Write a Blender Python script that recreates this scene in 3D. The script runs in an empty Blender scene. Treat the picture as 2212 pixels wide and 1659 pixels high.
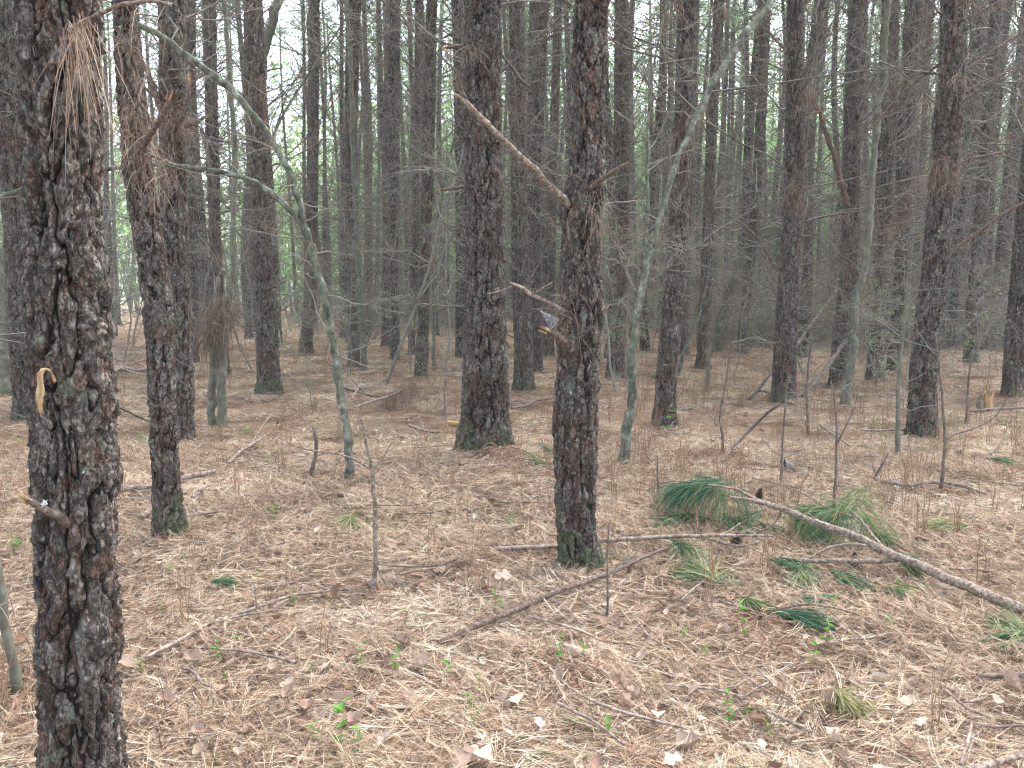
import bpy, math, random
import numpy as np
from mathutils import Vector

# ------------------------------------------------------------------ camera, sky, sun, exposure
SC = bpy.context.scene
F = 1661.0                       # focal length in pixels of a 2212 px wide picture
PITCH = math.radians(6.35)
CH = 1.5                         # eye height
cam_d = bpy.data.cameras.new('camera')
cam = bpy.data.objects.new('camera', cam_d)
SC.collection.objects.link(cam)
cam_d.sensor_width = 36.0
cam_d.lens = 36.0 * F / 2212.0
cam_d.clip_start = 0.05
cam_d.clip_end = 2000
cam.location = (0, 0, CH)
cam.rotation_euler = (math.radians(90) - PITCH, 0, 0)
SC.camera = cam

SUN_EL, SUN_AZ = math.radians(58), math.radians(35)
world = bpy.data.worlds.new('World')
SC.world = world
world.use_nodes = True
wn, wl = world.node_tree.nodes, world.node_tree.links
bg = wn['Background']
sky = wn.new('ShaderNodeTexSky')
sky.sky_type = 'NISHITA'
sky.sun_disc = False
sky.sun_elevation = SUN_EL
sky.sun_rotation = SUN_AZ
sky.air_density = 1.0
sky.dust_density = 4.0
sky.ozone_density = 1.0
hs = wn.new('ShaderNodeHueSaturation')       # overcast: the blue is mostly gone
hs.inputs['Saturation'].default_value = 0.62
hs.inputs['Value'].default_value = 1.0
wl.new(sky.outputs[0], hs.inputs['Color'])
wl.new(hs.outputs[0], bg.inputs['Color'])
bg.inputs['Strength'].default_value = 0.15
sun_d = bpy.data.lights.new('sun', 'SUN')
sun_d.energy = 1.0
sun_d.angle = math.radians(25)
sun_d.color = (1.0, 0.97, 0.92)
sun = bpy.data.objects.new('sun', sun_d)
SC.collection.objects.link(sun)
sun.rotation_euler = (math.radians(90) - SUN_EL, 0, -SUN_AZ + math.pi)
SC.view_settings.view_transform = 'Standard'
SC.view_settings.look = 'None'
SC.view_settings.gamma = 1
SC.view_settings.use_curve_mapping = False
SC.view_settings.exposure = 2.9
SC.cycles.max_bounces = 5
SC.cycles.diffuse_bounces = 4
SC.cycles.transmission_bounces = 3
SC.cycles.glossy_bounces = 1
SC.cycles.sample_clamp_indirect = 2.5
SC.cycles.use_denoising = True
SC.cycles.denoising_prefilter = "NONE"
SC.cycles.use_adaptive_sampling = False
SC.cycles.pixel_filter_type = 'BLACKMAN_HARRIS'
SC.cycles.filter_width = 1.25

rng = np.random.default_rng(7)
random.seed(7)
CAM = np.array([0, 0, CH])
FW = np.array([0, math.cos(PITCH), -math.sin(PITCH)])
UP = np.array([0, math.sin(PITCH), math.cos(PITCH)])
RT = np.array([1.0, 0, 0])

# ------------------------------------------------------------------ noise
_H = np.random.default_rng(99).random(65536).astype(np.float32)
def _hash(ix, iy, iz):
    h = (ix * 73856093) ^ (iy * 19349663) ^ (iz * 83492791)
    return _H[(h ^ (h >> 13)) & 65535]
def vnoise(x, y, z=0.0):
    x, y, z = np.broadcast_arrays(np.asarray(x, float), np.asarray(y, float), np.asarray(z, float))
    ix, iy, iz = np.floor(x).astype(np.int64), np.floor(y).astype(np.int64), np.floor(z).astype(np.int64)
    fx, fy, fz = x - ix, y - iy, z - iz
    fx, fy, fz = fx*fx*(3-2*fx), fy*fy*(3-2*fy), fz*fz*(3-2*fz)
    def L(a, b, t): return a + (b - a) * t
    c = [[[_hash(ix+i, iy+j, iz+k) for k in (0, 1)] for j in (0, 1)] for i in (0, 1)]
    a = L(L(c[0][0][0], c[1][0][0], fx), L(c[0][1][0], c[1][1][0], fx), fy)
    b = L(L(c[0][0][1], c[1][0][1], fx), L(c[0][1][1], c[1][1][1], fx), fy)
    return L(a, b, fz) * 2 - 1
def gh(x, y):                                 # height of the forest floor
    x = np.asarray(x, float); y = np.asarray(y, float)
    n = .07*vnoise(x*.31, y*.31, 3.3) + .035*vnoise(x*1.1, y*1.1, 8.1) + .022*vnoise(x*3.1, y*3.1, 1.7) + .012*vnoise(x*7.3, y*7.3, 5.1)
    return n

# ------------------------------------------------------------------ pixels (2212x1659) to places
def ray(px, py):
    return FW + RT*((px-1106)/F) + UP*((829.5-py)/F)
def at(px, py, Y):                            # the point seen at a pixel, at distance Y
    d = ray(px, py)
    return CAM + d*(Y/d[1])
def on_h(px, py, h=0.0):                      # on the floor (plus h)
    d = ray(px, py); z = 0.0
    for _ in range(4):
        t = (z - CH)/d[2]; p = CAM + d*t
        z = float(gh(p[0], p[1])) + h
    return CAM + d*((z - CH)/d[2])
def depth(p): return float(np.dot(np.asarray(p)-CAM, FW))
def m_per_px(p): return depth(p)/F

def catmull(P, n):
    P = np.asarray(P, float)
    if len(P) < 3:
        t = np.linspace(0, 1, n)[:, None]; return P[0]*(1-t) + P[-1]*t
    Q = np.vstack([2*P[0]-P[1], P, 2*P[-1]-P[-2]])
    d = np.r_[0, np.cumsum(np.linalg.norm(np.diff(P[:, :3], axis=0), axis=1))]
    s = np.linspace(0, d[-1]*(1-1e-9), n)
    i = np.clip(np.searchsorted(d, s, side='right')-1, 0, len(P)-2)
    t = ((s-d[i])/(d[i+1]-d[i]))[:, None]
    a, b, c, e = Q[i], Q[i+1], Q[i+2], Q[i+3]
    return .5*((2*b)+(c-a)*t+(2*a-5*b+4*c-e)*t*t+(3*b-a-3*c+e)*t**3)

# ------------------------------------------------------------------ mesh building
ATTRS = ('tint', 'moss', 'plate')
class MB:
    def __init__(s): s.v, s.f, s.a, s.mi, s.n = [], [], [], [], 0
    def add(s, v, f, tint=.5, moss=0., plate=1., mat=0):
        v = np.asarray(v, np.float32).reshape(-1, 3); f = np.asarray(f, np.int32)
        if f.ndim == 2 and f.shape[1] == 3: f = np.c_[f, -np.ones(len(f), np.int32)]
        f = np.where(f >= 0, f + s.n, -1)
        a = np.empty((len(v), 3), np.float32)
        a[:, 0], a[:, 1], a[:, 2] = tint, moss, plate
        s.v.append(v); s.f.append(f); s.a.append(a); s.mi.append(np.full(len(f), mat, np.int32)); s.n += len(v)
    def points(s, v):
        v = np.asarray(v, np.float32).reshape(-1, 3)
        s.v.append(v); s.a.append(np.zeros((len(v), 3), np.float32)); s.n += len(v)
    def mesh(s, name, mats, origin=(0, 0, 0), smooth=True):
        V = np.vstack(s.v) - np.asarray(origin, np.float32)
        Fq = np.vstack(s.f); MI = np.concatenate(s.mi)
        cnt = np.where(Fq[:, 3] < 0, 3, 4)
        loops = Fq[Fq >= 0] if False else Fq.reshape(-1)[(Fq.reshape(-1) >= 0)]
        me = bpy.data.meshes.new(name)
        me.vertices.add(len(V)); me.vertices.foreach_set('co', V.ravel())
        me.loops.add(len(loops)); me.loops.foreach_set('vertex_index', loops.astype(np.int32))
        me.polygons.add(len(cnt))
        me.polygons.foreach_set('loop_start', np.r_[0, np.cumsum(cnt)[:-1]].astype(np.int32))
        me.polygons.foreach_set('material_index', MI)
        me.polygons.foreach_set('use_smooth', np.full(len(cnt), smooth))
        me.update(calc_edges=True)
        A = np.vstack(s.a)
        for k, nm in enumerate(ATTRS):
            at_ = me.attributes.new(nm, 'FLOAT', 'POINT'); at_.data.foreach_set('value', np.ascontiguousarray(A[:, k]))
        for m in (mats if isinstance(mats, (list, tuple)) else [mats]): me.materials.append(m)
        return me

def tubes(paths, radii, sides=4):
    P = np.asarray(paths, float); R = np.asarray(radii, float)
    if P.ndim == 2: P, R = P[None], R[None]
    N, K, _ = P.shape
    T = np.gradient(P, axis=1); T /= np.linalg.norm(T, axis=2, keepdims=True)+1e-9
    D = P[:, -1]-P[:, 0]
    ref = np.zeros((N, 3)); ref[np.arange(N), np.argmin(np.abs(D), axis=1)] = 1
    A = np.cross(T, ref[:, None, :]); A /= np.linalg.norm(A, axis=2, keepdims=True)+1e-9
    B = np.cross(T, A)
    th = np.arange(sides)*2*math.pi/sides
    V = P[:, :, None, :] + R[:, :, None, None]*(np.cos(th)[None, None, :, None]*A[:, :, None, :] + np.sin(th)[None, None, :, None]*B[:, :, None, :])
    idx = np.arange(N*K*sides).reshape(N, K, sides)
    a = idx[:, :-1]; b = idx[:, 1:]
    q = np.stack([a, np.roll(a, -1, 2), np.roll(b, -1, 2), b], -1).reshape(-1, 4)
    return V.reshape(-1, 3), q
def ribbons(P, W, flat=None):
    """P (N,K,3) centre lines; W (N,K) widths; a thin strip each"""
    N, K, _ = P.shape
    T = P[:, -1]-P[:, 0]
    ref = rng.normal(size=(N, 3)) if flat is None else np.tile(np.array([0, 0, 1.]), (N, 1)) + rng.normal(size=(N, 3))*flat
    S = np.cross(T, ref); S /= np.linalg.norm(S, axis=1, keepdims=True)+1e-9
    V = np.stack([P - S[:, None, :]*W[..., None]/2, P + S[:, None, :]*W[..., None]/2], 2)
    idx = np.arange(N*K*2).reshape(N, K, 2)
    q = np.stack([idx[:, :-1, 0], idx[:, :-1, 1], idx[:, 1:, 1], idx[:, 1:, 0]], -1).reshape(-1, 4)
    return V.reshape(-1, 3), q
def nrm(v): return v/(np.linalg.norm(v, axis=-1, keepdims=True)+1e-9)
def needles(mb, base, dirs, length, droop, width, tint, K=4, mat=0, flat=None):
    base = np.asarray(base, float); dirs = nrm(np.asarray(dirs, float)); N = len(base)
    length = np.broadcast_to(length, (N,)); droop = np.broadcast_to(droop, (N,)); width = np.broadcast_to(width, (N,))
    t = np.linspace(0, 1, K)
    P = base[:, None, :] + dirs[:, None, :]*(t[None, :, None]*length[:, None, None])
    P[..., 2] -= (droop*length)[:, None]*t[None]**2
    Wd = width[:, None]*np.array([1.]*(K-1)+[.45])[None]
    v, q = ribbons(P, Wd, flat)
    mb.add(v, q, tint=np.repeat(np.broadcast_to(tint, (N,)), K*2), mat=mat)

C = SC.collection
def link(name, me, parent=None, loc=None):
    o = bpy.data.objects.new(name, me); C.objects.link(o)
    if parent is not None: o.parent = parent
    if loc is not None: o.location = loc
    return o
def empty(name, loc):
    o = bpy.data.objects.new(name, None); C.objects.link(o); o.location = [float(c) for c in loc]
    o.empty_display_size = .1
    return o
def tag(o, label=None, cat=None, group=None, kind=None):
    if label: o['label'] = label
    if cat: o['category'] = cat
    if group: o['group'] = group
    if kind: o['kind'] = kind
    return o
def copy_tree(o, parent=None):
    c = o.copy(); C.objects.link(c); c.parent = parent
    for ch in list(o.children): copy_tree(ch, c)
    return c

# ------------------------------------------------------------------ materials
class NT:
    def __init__(s, name):
        s.m = bpy.data.materials.new(name); s.m.use_nodes = True
        s.t = s.m.node_tree; s.n = s.t.nodes; s.l = s.t.links
        s.b = s.n['Principled BSDF']; s.out = s.n['Material Output']
        s.b.inputs['Specular IOR Level'].default_value = .25
    def new(s, ty, **k):
        o = s.n.new(ty)
        for a, b in k.items(): setattr(o, a, b)
        return o
    def attr(s, nm): return s.new('ShaderNodeAttribute', attribute_name=nm).outputs['Fac']
    def coord(s, scale=(1, 1, 1), rot=(0, 0, 0), out='Object'):
        c = s.new('ShaderNodeTexCoord'); mp = s.new('ShaderNodeMapping')
        mp.inputs['Scale'].default_value = scale; mp.inputs['Rotation'].default_value = rot
        s.l.new(c.outputs[out], mp.inputs[0]); return mp.outputs[0]
    def noise(s, sc, det=4, vec=None, rough=.55, dist=0):
        o = s.new('ShaderNodeTexNoise'); o.inputs['Scale'].default_value = sc; o.inputs['Detail'].default_value = det
        o.inputs['Roughness'].default_value = rough; o.inputs['Distortion'].default_value = dist
        if vec is not None: s.l.new(vec, o.inputs['Vector'])
        return o.outputs['Fac']
    def ramp(s, fac, stops, interp='LINEAR'):
        r = s.new('ShaderNodeValToRGB'); r.color_ramp.interpolation = interp
        e = r.color_ramp.elements
        while len(e) < len(stops): e.new(.5)
        for i, (p, c) in enumerate(stops):
            e[i].position = p; e[i].color = (*c, 1) if len(c) == 3 else c
        s.l.new(fac, r.inputs[0]); return r.outputs[0]
    def mix(s, fac, a, b, mode='MIX'):
        o = s.new('ShaderNodeMix', data_type='RGBA', blend_type=mode)
        for v, i in ((fac, 0), (a, 6), (b, 7)):
            if isinstance(v, (int, float)): o.inputs[i].default_value = v
            elif isinstance(v, tuple): o.inputs[i].default_value = (*v, 1)
            else: s.l.new(v, o.inputs[i])
        return o.outputs[2]
    def math(s, op, a, b=0., clamp=False):
        o = s.new('ShaderNodeMath', operation=op, use_clamp=clamp)
        for v, i in ((a, 0), (b, 1)):
            if isinstance(v, (int, float)): o.inputs[i].default_value = v
            else: s.l.new(v, o.inputs[i])
        return o.outputs[0]
    def band(s, f, lo, hi):
        o = s.new('ShaderNodeMapRange', interpolation_type='SMOOTHSTEP')
        o.inputs['From Min'].default_value = lo; o.inputs['From Max'].default_value = hi
        s.l.new(f, o.inputs[0]); return o.outputs[0]
    def color(s, c): s.l.new(c, s.b.inputs['Base Color'])
    def rough(s, r): s.b.inputs['Roughness'].default_value = r
    def bump(s, h, strength=.5, dist=.01):
        o = s.new('ShaderNodeBump'); o.inputs['Strength'].default_value = strength; o.inputs['Distance'].default_value = dist
        s.l.new(h, o.inputs['Height']); s.l.new(o.outputs[0], s.b.inputs['Normal'])
    def translucent(s, color, fac):
        tr = s.new('ShaderNodeBsdfTranslucent'); mx = s.new('ShaderNodeMixShader'); mx.inputs[0].default_value = fac
        s.l.new(color, tr.inputs[0]); s.l.new(s.b.outputs[0], mx.inputs[1]); s.l.new(tr.outputs[0], mx.inputs[2])
        s.l.new(mx.outputs[0], s.out.inputs[0])
    def rnd(s): return s.new('ShaderNodeObjectInfo').outputs['Random']

def mat_bark_near():
    t = NT('pine_bark'); g = t.coord()
    plate, tint, moss = t.attr('plate'), t.attr('tint'), t.attr('moss')
    n1 = t.noise(9, 5, g); n2 = t.noise(55, 6, g, .65); n3 = t.noise(2.2, 3, g)
    top = t.ramp(n2, [(.28, (.068, .055, .047)), (.5, (.155, .130, .113)), (.72, (.32, .285, .25))])
    red = t.ramp(n2, [(.3, (.068, .040, .030)), (.7, (.19, .122, .094))])
    k = t.math('ADD', t.math('MULTIPLY', tint, .9), t.math('MULTIPLY', t.math('SUBTRACT', n3, .5), 1.5))
    def flakes(scale, stretch, amt):
        gg = t.coord((1, 1, stretch)); nc = t.new('ShaderNodeTexNoise'); nc.inputs['Scale'].default_value = scale*.7; nc.inputs['Detail'].default_value = 5; nc.inputs['Roughness'].default_value = .65; t.l.new(gg, nc.inputs['Vector'])
        sc = t.new('ShaderNodeVectorMath', operation='SCALE'); sc.inputs['Scale'].default_value = amt/scale; t.l.new(nc.outputs['Color'], sc.inputs[0])
        vm = t.new('ShaderNodeVectorMath', operation='ADD'); t.l.new(gg, vm.inputs[0]); t.l.new(sc.outputs[0], vm.inputs[1])
        vo = t.new('ShaderNodeTexVoronoi', feature='DISTANCE_TO_EDGE'); vo.inputs['Scale'].default_value = scale; t.l.new(vm.outputs[0], vo.inputs['Vector'])
        vc = t.new('ShaderNodeTexVoronoi'); vc.inputs['Scale'].default_value = scale; t.l.new(vm.outputs[0], vc.inputs['Vector'])
        sp = t.new('ShaderNodeSeparateColor'); t.l.new(vc.outputs['Color'], sp.inputs[0])
        return vo.outputs['Distance'], sp.outputs[0], sp.outputs[1]
    e1, r1, r1b = flakes(24, .42, 2.2); e2, r2, r2b = flakes(62, .5, 2.4)
    c = t.mix(t.band(t.math('ADD', k, t.math('MULTIPLY', t.math('SUBTRACT', r1b, .5), .5)), .25, .62), red, top)
    c = t.mix(.75, c, t.ramp(t.math('ADD', t.math('MULTIPLY', r1, .55), t.math('MULTIPLY', r2, .45)), [(.1, (.24, .23, .22)), (.9, (.78, .78, .77))]), 'OVERLAY')
    crack = t.math('MULTIPLY', t.band(e1, .0, .10), t.math('ADD', .45, t.math('MULTIPLY', t.band(e2, .0, .10), .55)))
    c = t.mix(t.math('MULTIPLY', t.math('SUBTRACT', 1, crack), .72), c, (.028, .020, .016))
    li = t.noise(13, 5, t.coord((1, 1, .7)), .6)
    lm = t.math('MULTIPLY', t.band(li, .56, .66), t.band(plate, .5, .9))
    c = t.mix(t.math('MULTIPLY', lm, .55), c, (.20, .235, .175))
    li2 = t.band(t.noise(21, 3, g, .5), .70, .75)
    c = t.mix(t.math('MULTIPLY', li2, t.band(plate, .5, .9)), c, (.42, .50, .44))
    c = t.mix(t.math('SUBTRACT', 1, t.band(plate, .05, .6)), c, (.016, .011, .009))
    c = t.mix(t.math('MULTIPLY', t.band(t.math('ADD', moss, t.math('MULTIPLY', t.math('SUBTRACT', n1, .5), 2.4)), .42, .85), .75), c, t.ramp(n2, [(.3, (.035, .045, .022)), (.7, (.13, .16, .075))]))
    t.color(c); t.rough(.86)
    t.bump(t.math('ADD', t.math('ADD', n2, t.math('MULTIPLY', t.noise(190, 3, g), .4)), t.math('ADD', t.math('MULTIPLY', t.math('ADD', r1, t.math('MULTIPLY', r2, .6)), 1.2), t.math('MULTIPLY', crack, 1.0))), 1.0, .008)
    return t.m
def mat_bark_far():
    t = NT('pine_bark_fine'); g = t.coord((1, 1, .38)); g2 = t.coord()
    nz = t.noise(4, 3, g2)
    vm = t.new('ShaderNodeVectorMath', operation='ADD')
    nc = t.new('ShaderNodeTexNoise'); nc.inputs['Scale'].default_value = 9; t.l.new(g, nc.inputs['Vector'])
    sc = t.new('ShaderNodeVectorMath', operation='SCALE'); sc.inputs['Scale'].default_value = .06; t.l.new(nc.outputs['Color'], sc.inputs[0])
    t.l.new(g, vm.inputs[0]); t.l.new(sc.outputs[0], vm.inputs[1])
    vo = t.new('ShaderNodeTexVoronoi', feature='DISTANCE_TO_EDGE'); vo.inputs['Scale'].default_value = 17; t.l.new(vm.outputs[0], vo.inputs['Vector'])
    vc = t.new('ShaderNodeTexVoronoi'); vc.inputs['Scale'].default_value = 17; t.l.new(vm.outputs[0], vc.inputs['Vector'])
    n2 = t.noise(34, 5, g, .65)
    c = t.ramp(n2, [(.3, (.072, .058, .050)), (.5, (.15, .127, .111)), (.7, (.27, .24, .213))])
    c = t.mix(t.band(t.noise(1.3, 2, g2), .45, .68), c, t.ramp(n2, [(.3, (.070, .043, .034)), (.7, (.18, .12, .095))]))
    c = t.mix(.5, c, t.mix(1, (.5, .5, .5), vc.outputs['Color'], 'SATURATION') if False else t.ramp(t.math('FRACT', t.math('MULTIPLY', vc.outputs['Distance'], 7)), [(0, (.4, .4, .4)), (1, (.6, .6, .6))]), 'OVERLAY')
    c = t.mix(t.math('MULTIPLY', t.band(t.noise(3.5, 4, g), .55, .68), .35), c, (.20, .235, .175))
    c = t.mix(t.math('SUBTRACT', 1, t.band(vo.outputs['Distance'], .02, .16)), c, (.018, .012, .010))
    moss = t.attr('moss')
    c = t.mix(t.math('MULTIPLY', t.band(t.math('ADD', moss, t.math('MULTIPLY', t.math('SUBTRACT', nz, .5), 2.4)), .42, .85), .7), c, t.ramp(n2, [(.3, (.025, .033, .014)), (.7, (.085, .105, .045))]))
    c = t.mix(.6, c, t.ramp(t.rnd(), [(0, (.36, .35, .35)), (1, (.62, .60, .58))]), 'OVERLAY')
    t.color(c); t.rough(.88)
    t.bump(t.math('ADD', t.math('MULTIPLY', t.band(vo.outputs['Distance'], 0, .2), 1.5), n2), 1.0, .022)
    return t.m
def mat_simple(name, stops, scale=20, bump=.4, rough=.85, tint=False, stretch=(1, 1, 1), moss=False, trans=None, objrnd=False, dist=.004):
    t = NT(name); g = t.coord(stretch)
    n = t.noise(scale, 5, g, .65)
    f = t.attr('tint') if tint else n
    if tint: f = t.math('ADD', f, t.math('MULTIPLY', t.math('SUBTRACT', n, .5), .35))
    c = t.ramp(f, stops)
    if objrnd: c = t.mix(.6, c, t.ramp(t.rnd(), [(0, (.38, .38, .38)), (1, (.62, .61, .58))]), 'OVERLAY')
    if moss:
        k = t.noise(12, 4, t.coord())
        c = t.mix(t.math('MULTIPLY', t.band(t.noise(5, 4, t.coord((1, 1, .5))), .5, .6), .6), c, (.105, .12, .072))
        c = t.mix(t.band(t.math('ADD', t.attr('moss'), t.math('MULTIPLY', t.math('SUBTRACT', k, .5), 1.4)), .35, .8), c, (.06, .095, .018))
    t.color(c); t.rough(rough)
    if bump: t.bump(n, bump, dist)
    if trans: t.translucent(c, trans)
    return t.m
def mat_ground():
    t = NT('needle_covered_soil')
    g = t.coord()
    heights = []; col = None
    for k, ang in enumerate((.2, 1.2, 2.1, 2.9)):
        mp = t.coord((7, 90, 20), (0, 0, ang))
        n = t.noise(1.0, 4, mp, .6, .6); heights.append(n)
    m = t.math('MAXIMUM', t.math('MAXIMUM', heights[0], heights[1]), t.math('MAXIMUM', heights[2], heights[3]))
    c = t.ramp(m, [(.44, (.045, .030, .020)), (.55, (.15, .095, .060)), (.64, (.31, .21, .135)), (.76, (.47, .35, .24))])
    c = t.mix(t.band(t.noise(.9, 4, g), .42, .66), c, t.ramp(m, [(.45, (.05, .035, .024)), (.6, (.21, .145, .10)), (.75, (.42, .33, .24))]))
    c = t.mix(t.math('MULTIPLY', t.band(t.noise(2.4, 4, g), .58, .72), .25), c, (.12, .13, .05))
    t.color(c); t.rough(.95); t.bump(m, 1.0, .03)
    return t.m

M = {}
M['bark'] = mat_bark_near()
M['bark_far'] = mat_bark_far()
M['ground'] = mat_ground()
M['needle'] = mat_simple('dead_pine_needles', [(0, (.045, .028, .021)), (.22, (.14, .082, .057)), (.5, (.36, .245, .162)), (.75, (.54, .42, .298)), (1, (.71, .64, .50))], tint=True, bump=0, rough=.9)
M['tuft'] = mat_simple('bunched_dead_grass', [(0, (.05, .030, .022)), (.3, (.16, .088, .058)), (.6, (.34, .205, .14)), (1, (.60, .49, .36))], tint=True, bump=0, rough=.9)
M['seedling'] = mat_simple('seedling_leaf', [(0, (.06, .16, .03)), (.5, (.12, .28, .05)), (1, (.26, .42, .11))], tint=True, bump=0, rough=.55, trans=.3)
M['drape'] = mat_simple('hanging_dead_needles', [(0, (.07, .045, .034)), (.5, (.22, .145, .102)), (1, (.42, .31, .225))], tint=True, bump=0, rough=.7)
M['green'] = mat_simple('green_pine_needles', [(0, (.03, .085, .055)), (.45, (.075, .165, .085)), (.75, (.19, .25, .09)), (1, (.37, .33, .17))], tint=True, bump=0, rough=.5, trans=.15)
M['crown'] = mat_simple('pine_crown_needles', [(0, (.14, .26, .15)), (1, (.34, .50, .28))], tint=True, bump=0, rough=.6, trans=.55, objrnd=True)
M['spring'] = mat_simple('spring_leaf', [(0, (.14, .28, .09)), (.5, (.25, .44, .14)), (1, (.42, .56, .28))], tint=True, bump=0, rough=.5, trans=.45)
M['leaf'] = mat_simple('dead_leaf_tan', [(0, (.12, .065, .045)), (.3, (.25, .15, .10)), (.6, (.36, .26, .20)), (1, (.50, .41, .32))], tint=True, bump=.5, rough=.75, trans=.12)
M['twig'] = mat_simple('dead_branch_bark', [(.25, (.055, .045, .038)), (.5, (.14, .12, .104)), (.75, (.28, .255, .23))], 26, stretch=(1, 1, .5), objrnd=True)
M['dark'] = mat_simple('dark_dead_wood', [(.25, (.05, .038, .032)), (.5, (.13, .10, .084)), (.75, (.27, .23, .20))], 26, stretch=(1, 1, .5), bump=.8)
M['limbdark'] = mat_simple('dark_limb_bark', [(.28, (.04, .026, .021)), (.5, (.125, .085, .068)), (.72, (.27, .215, .185))], 55, bump=1.0, dist=.006)
M['stick'] = mat_simple('fallen_stick_bark', [(.25, (.05, .035, .028)), (.45, (.17, .125, .105)), (.6, (.33, .26, .22)), (.8, (.50, .45, .40))], 34, bump=.8, dist=.006)
M['limb'] = mat_simple('scaly_limb_bark', [(.28, (.055, .038, .030)), (.5, (.20, .15, .115)), (.72, (.43, .375, .315))], 60, bump=1.0, dist=.006)
M['grey'] = mat_simple('smooth_grey_bark', [(.25, (.06, .056, .042)), (.5, (.13, .125, .095)), (.75, (.25, .25, .205))], 14, bump=.4, moss=True, stretch=(1, 1, .6))
M['pale'] = mat_simple('pale_green_bark', [(.3, (.030, .031, .023)), (.45, (.085, .088, .066)), (.56, (.155, .165, .13)), (.7, (.31, .34, .28))], 17, bump=.6, moss=True, stretch=(1, 1, .7))
M['palet'] = mat_simple('thin_grey_twig_bark', [(.2, (.09, .082, .068)), (.8, (.30, .285, .245))], 12, bump=0, objrnd=True)
M['wood'] = mat_simple('broken_wood', [(.2, (.12, .06, .025)), (.45, (.30, .19, .085)), (.75, (.55, .43, .27))], 50, bump=.8, stretch=(1, 1, .15))
M['rot'] = mat_simple('rotten_wood', [(.2, (.09, .05, .025)), (.45, (.32, .19, .08)), (.75, (.50, .36, .19))], 22, bump=1, stretch=(1, 1, .15))
M['cone'] = mat_simple('pine_cone_scales', [(0, (.05, .035, .026)), (1, (.30, .22, .16))], tint=True, bump=0)
M['weed'] = mat_simple('dry_weed_stalks', [(0, (.12, .07, .045)), (.5, (.27, .165, .10)), (1, (.42, .31, .20))], tint=True, bump=0)
M['grass'] = mat_simple('thin_green_grass', [(0, (.12, .17, .06)), (.5, (.24, .29, .12)), (1, (.44, .42, .24))], tint=True, bump=0, trans=.2)
M['lichen'] = mat_simple('pale_lichen', [(.3, (.35, .45, .40)), (.7, (.70, .78, .72))], 80, bump=1)
M['web'] = mat_simple('spider_silk', [(.3, (.45, .47, .50)), (.7, (.7, .72, .75))], 30, bump=0)

# ------------------------------------------------------------------ forest floor
def spaced(lo, fine0, fine1, hi, step, grow=1.12):
    a = list(np.arange(fine0, fine1+1e-6, step)); s = step
    while a[-1] < hi: s *= grow; a.append(a[-1]+s)
    s = step; b = []; x = fine0
    while x > lo: s *= grow; x -= s; b.append(x)
    return np.array(b[::-1]+a)
gx = spaced(-400, -6.5, 6.5, 400, .075, 1.07); gy = spaced(-60, .8, 10, 500, .075, 1.05)
X, Y = np.meshgrid(gx, gy)
Z = gh(X, Y)
mb = MB(); nx, ny = len(gx), len(gy)
ii = np.arange(nx*ny).reshape(ny, nx)
mb.add(np.stack([X, Y, Z], -1).reshape(-1, 3), np.stack([ii[:-1, :-1], ii[:-1, 1:], ii[1:, 1:], ii[1:, :-1]], -1).reshape(-1, 4))
tag(link('forest_floor', mb.mesh('forest_floor', M['ground'])), kind='structure')

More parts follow.
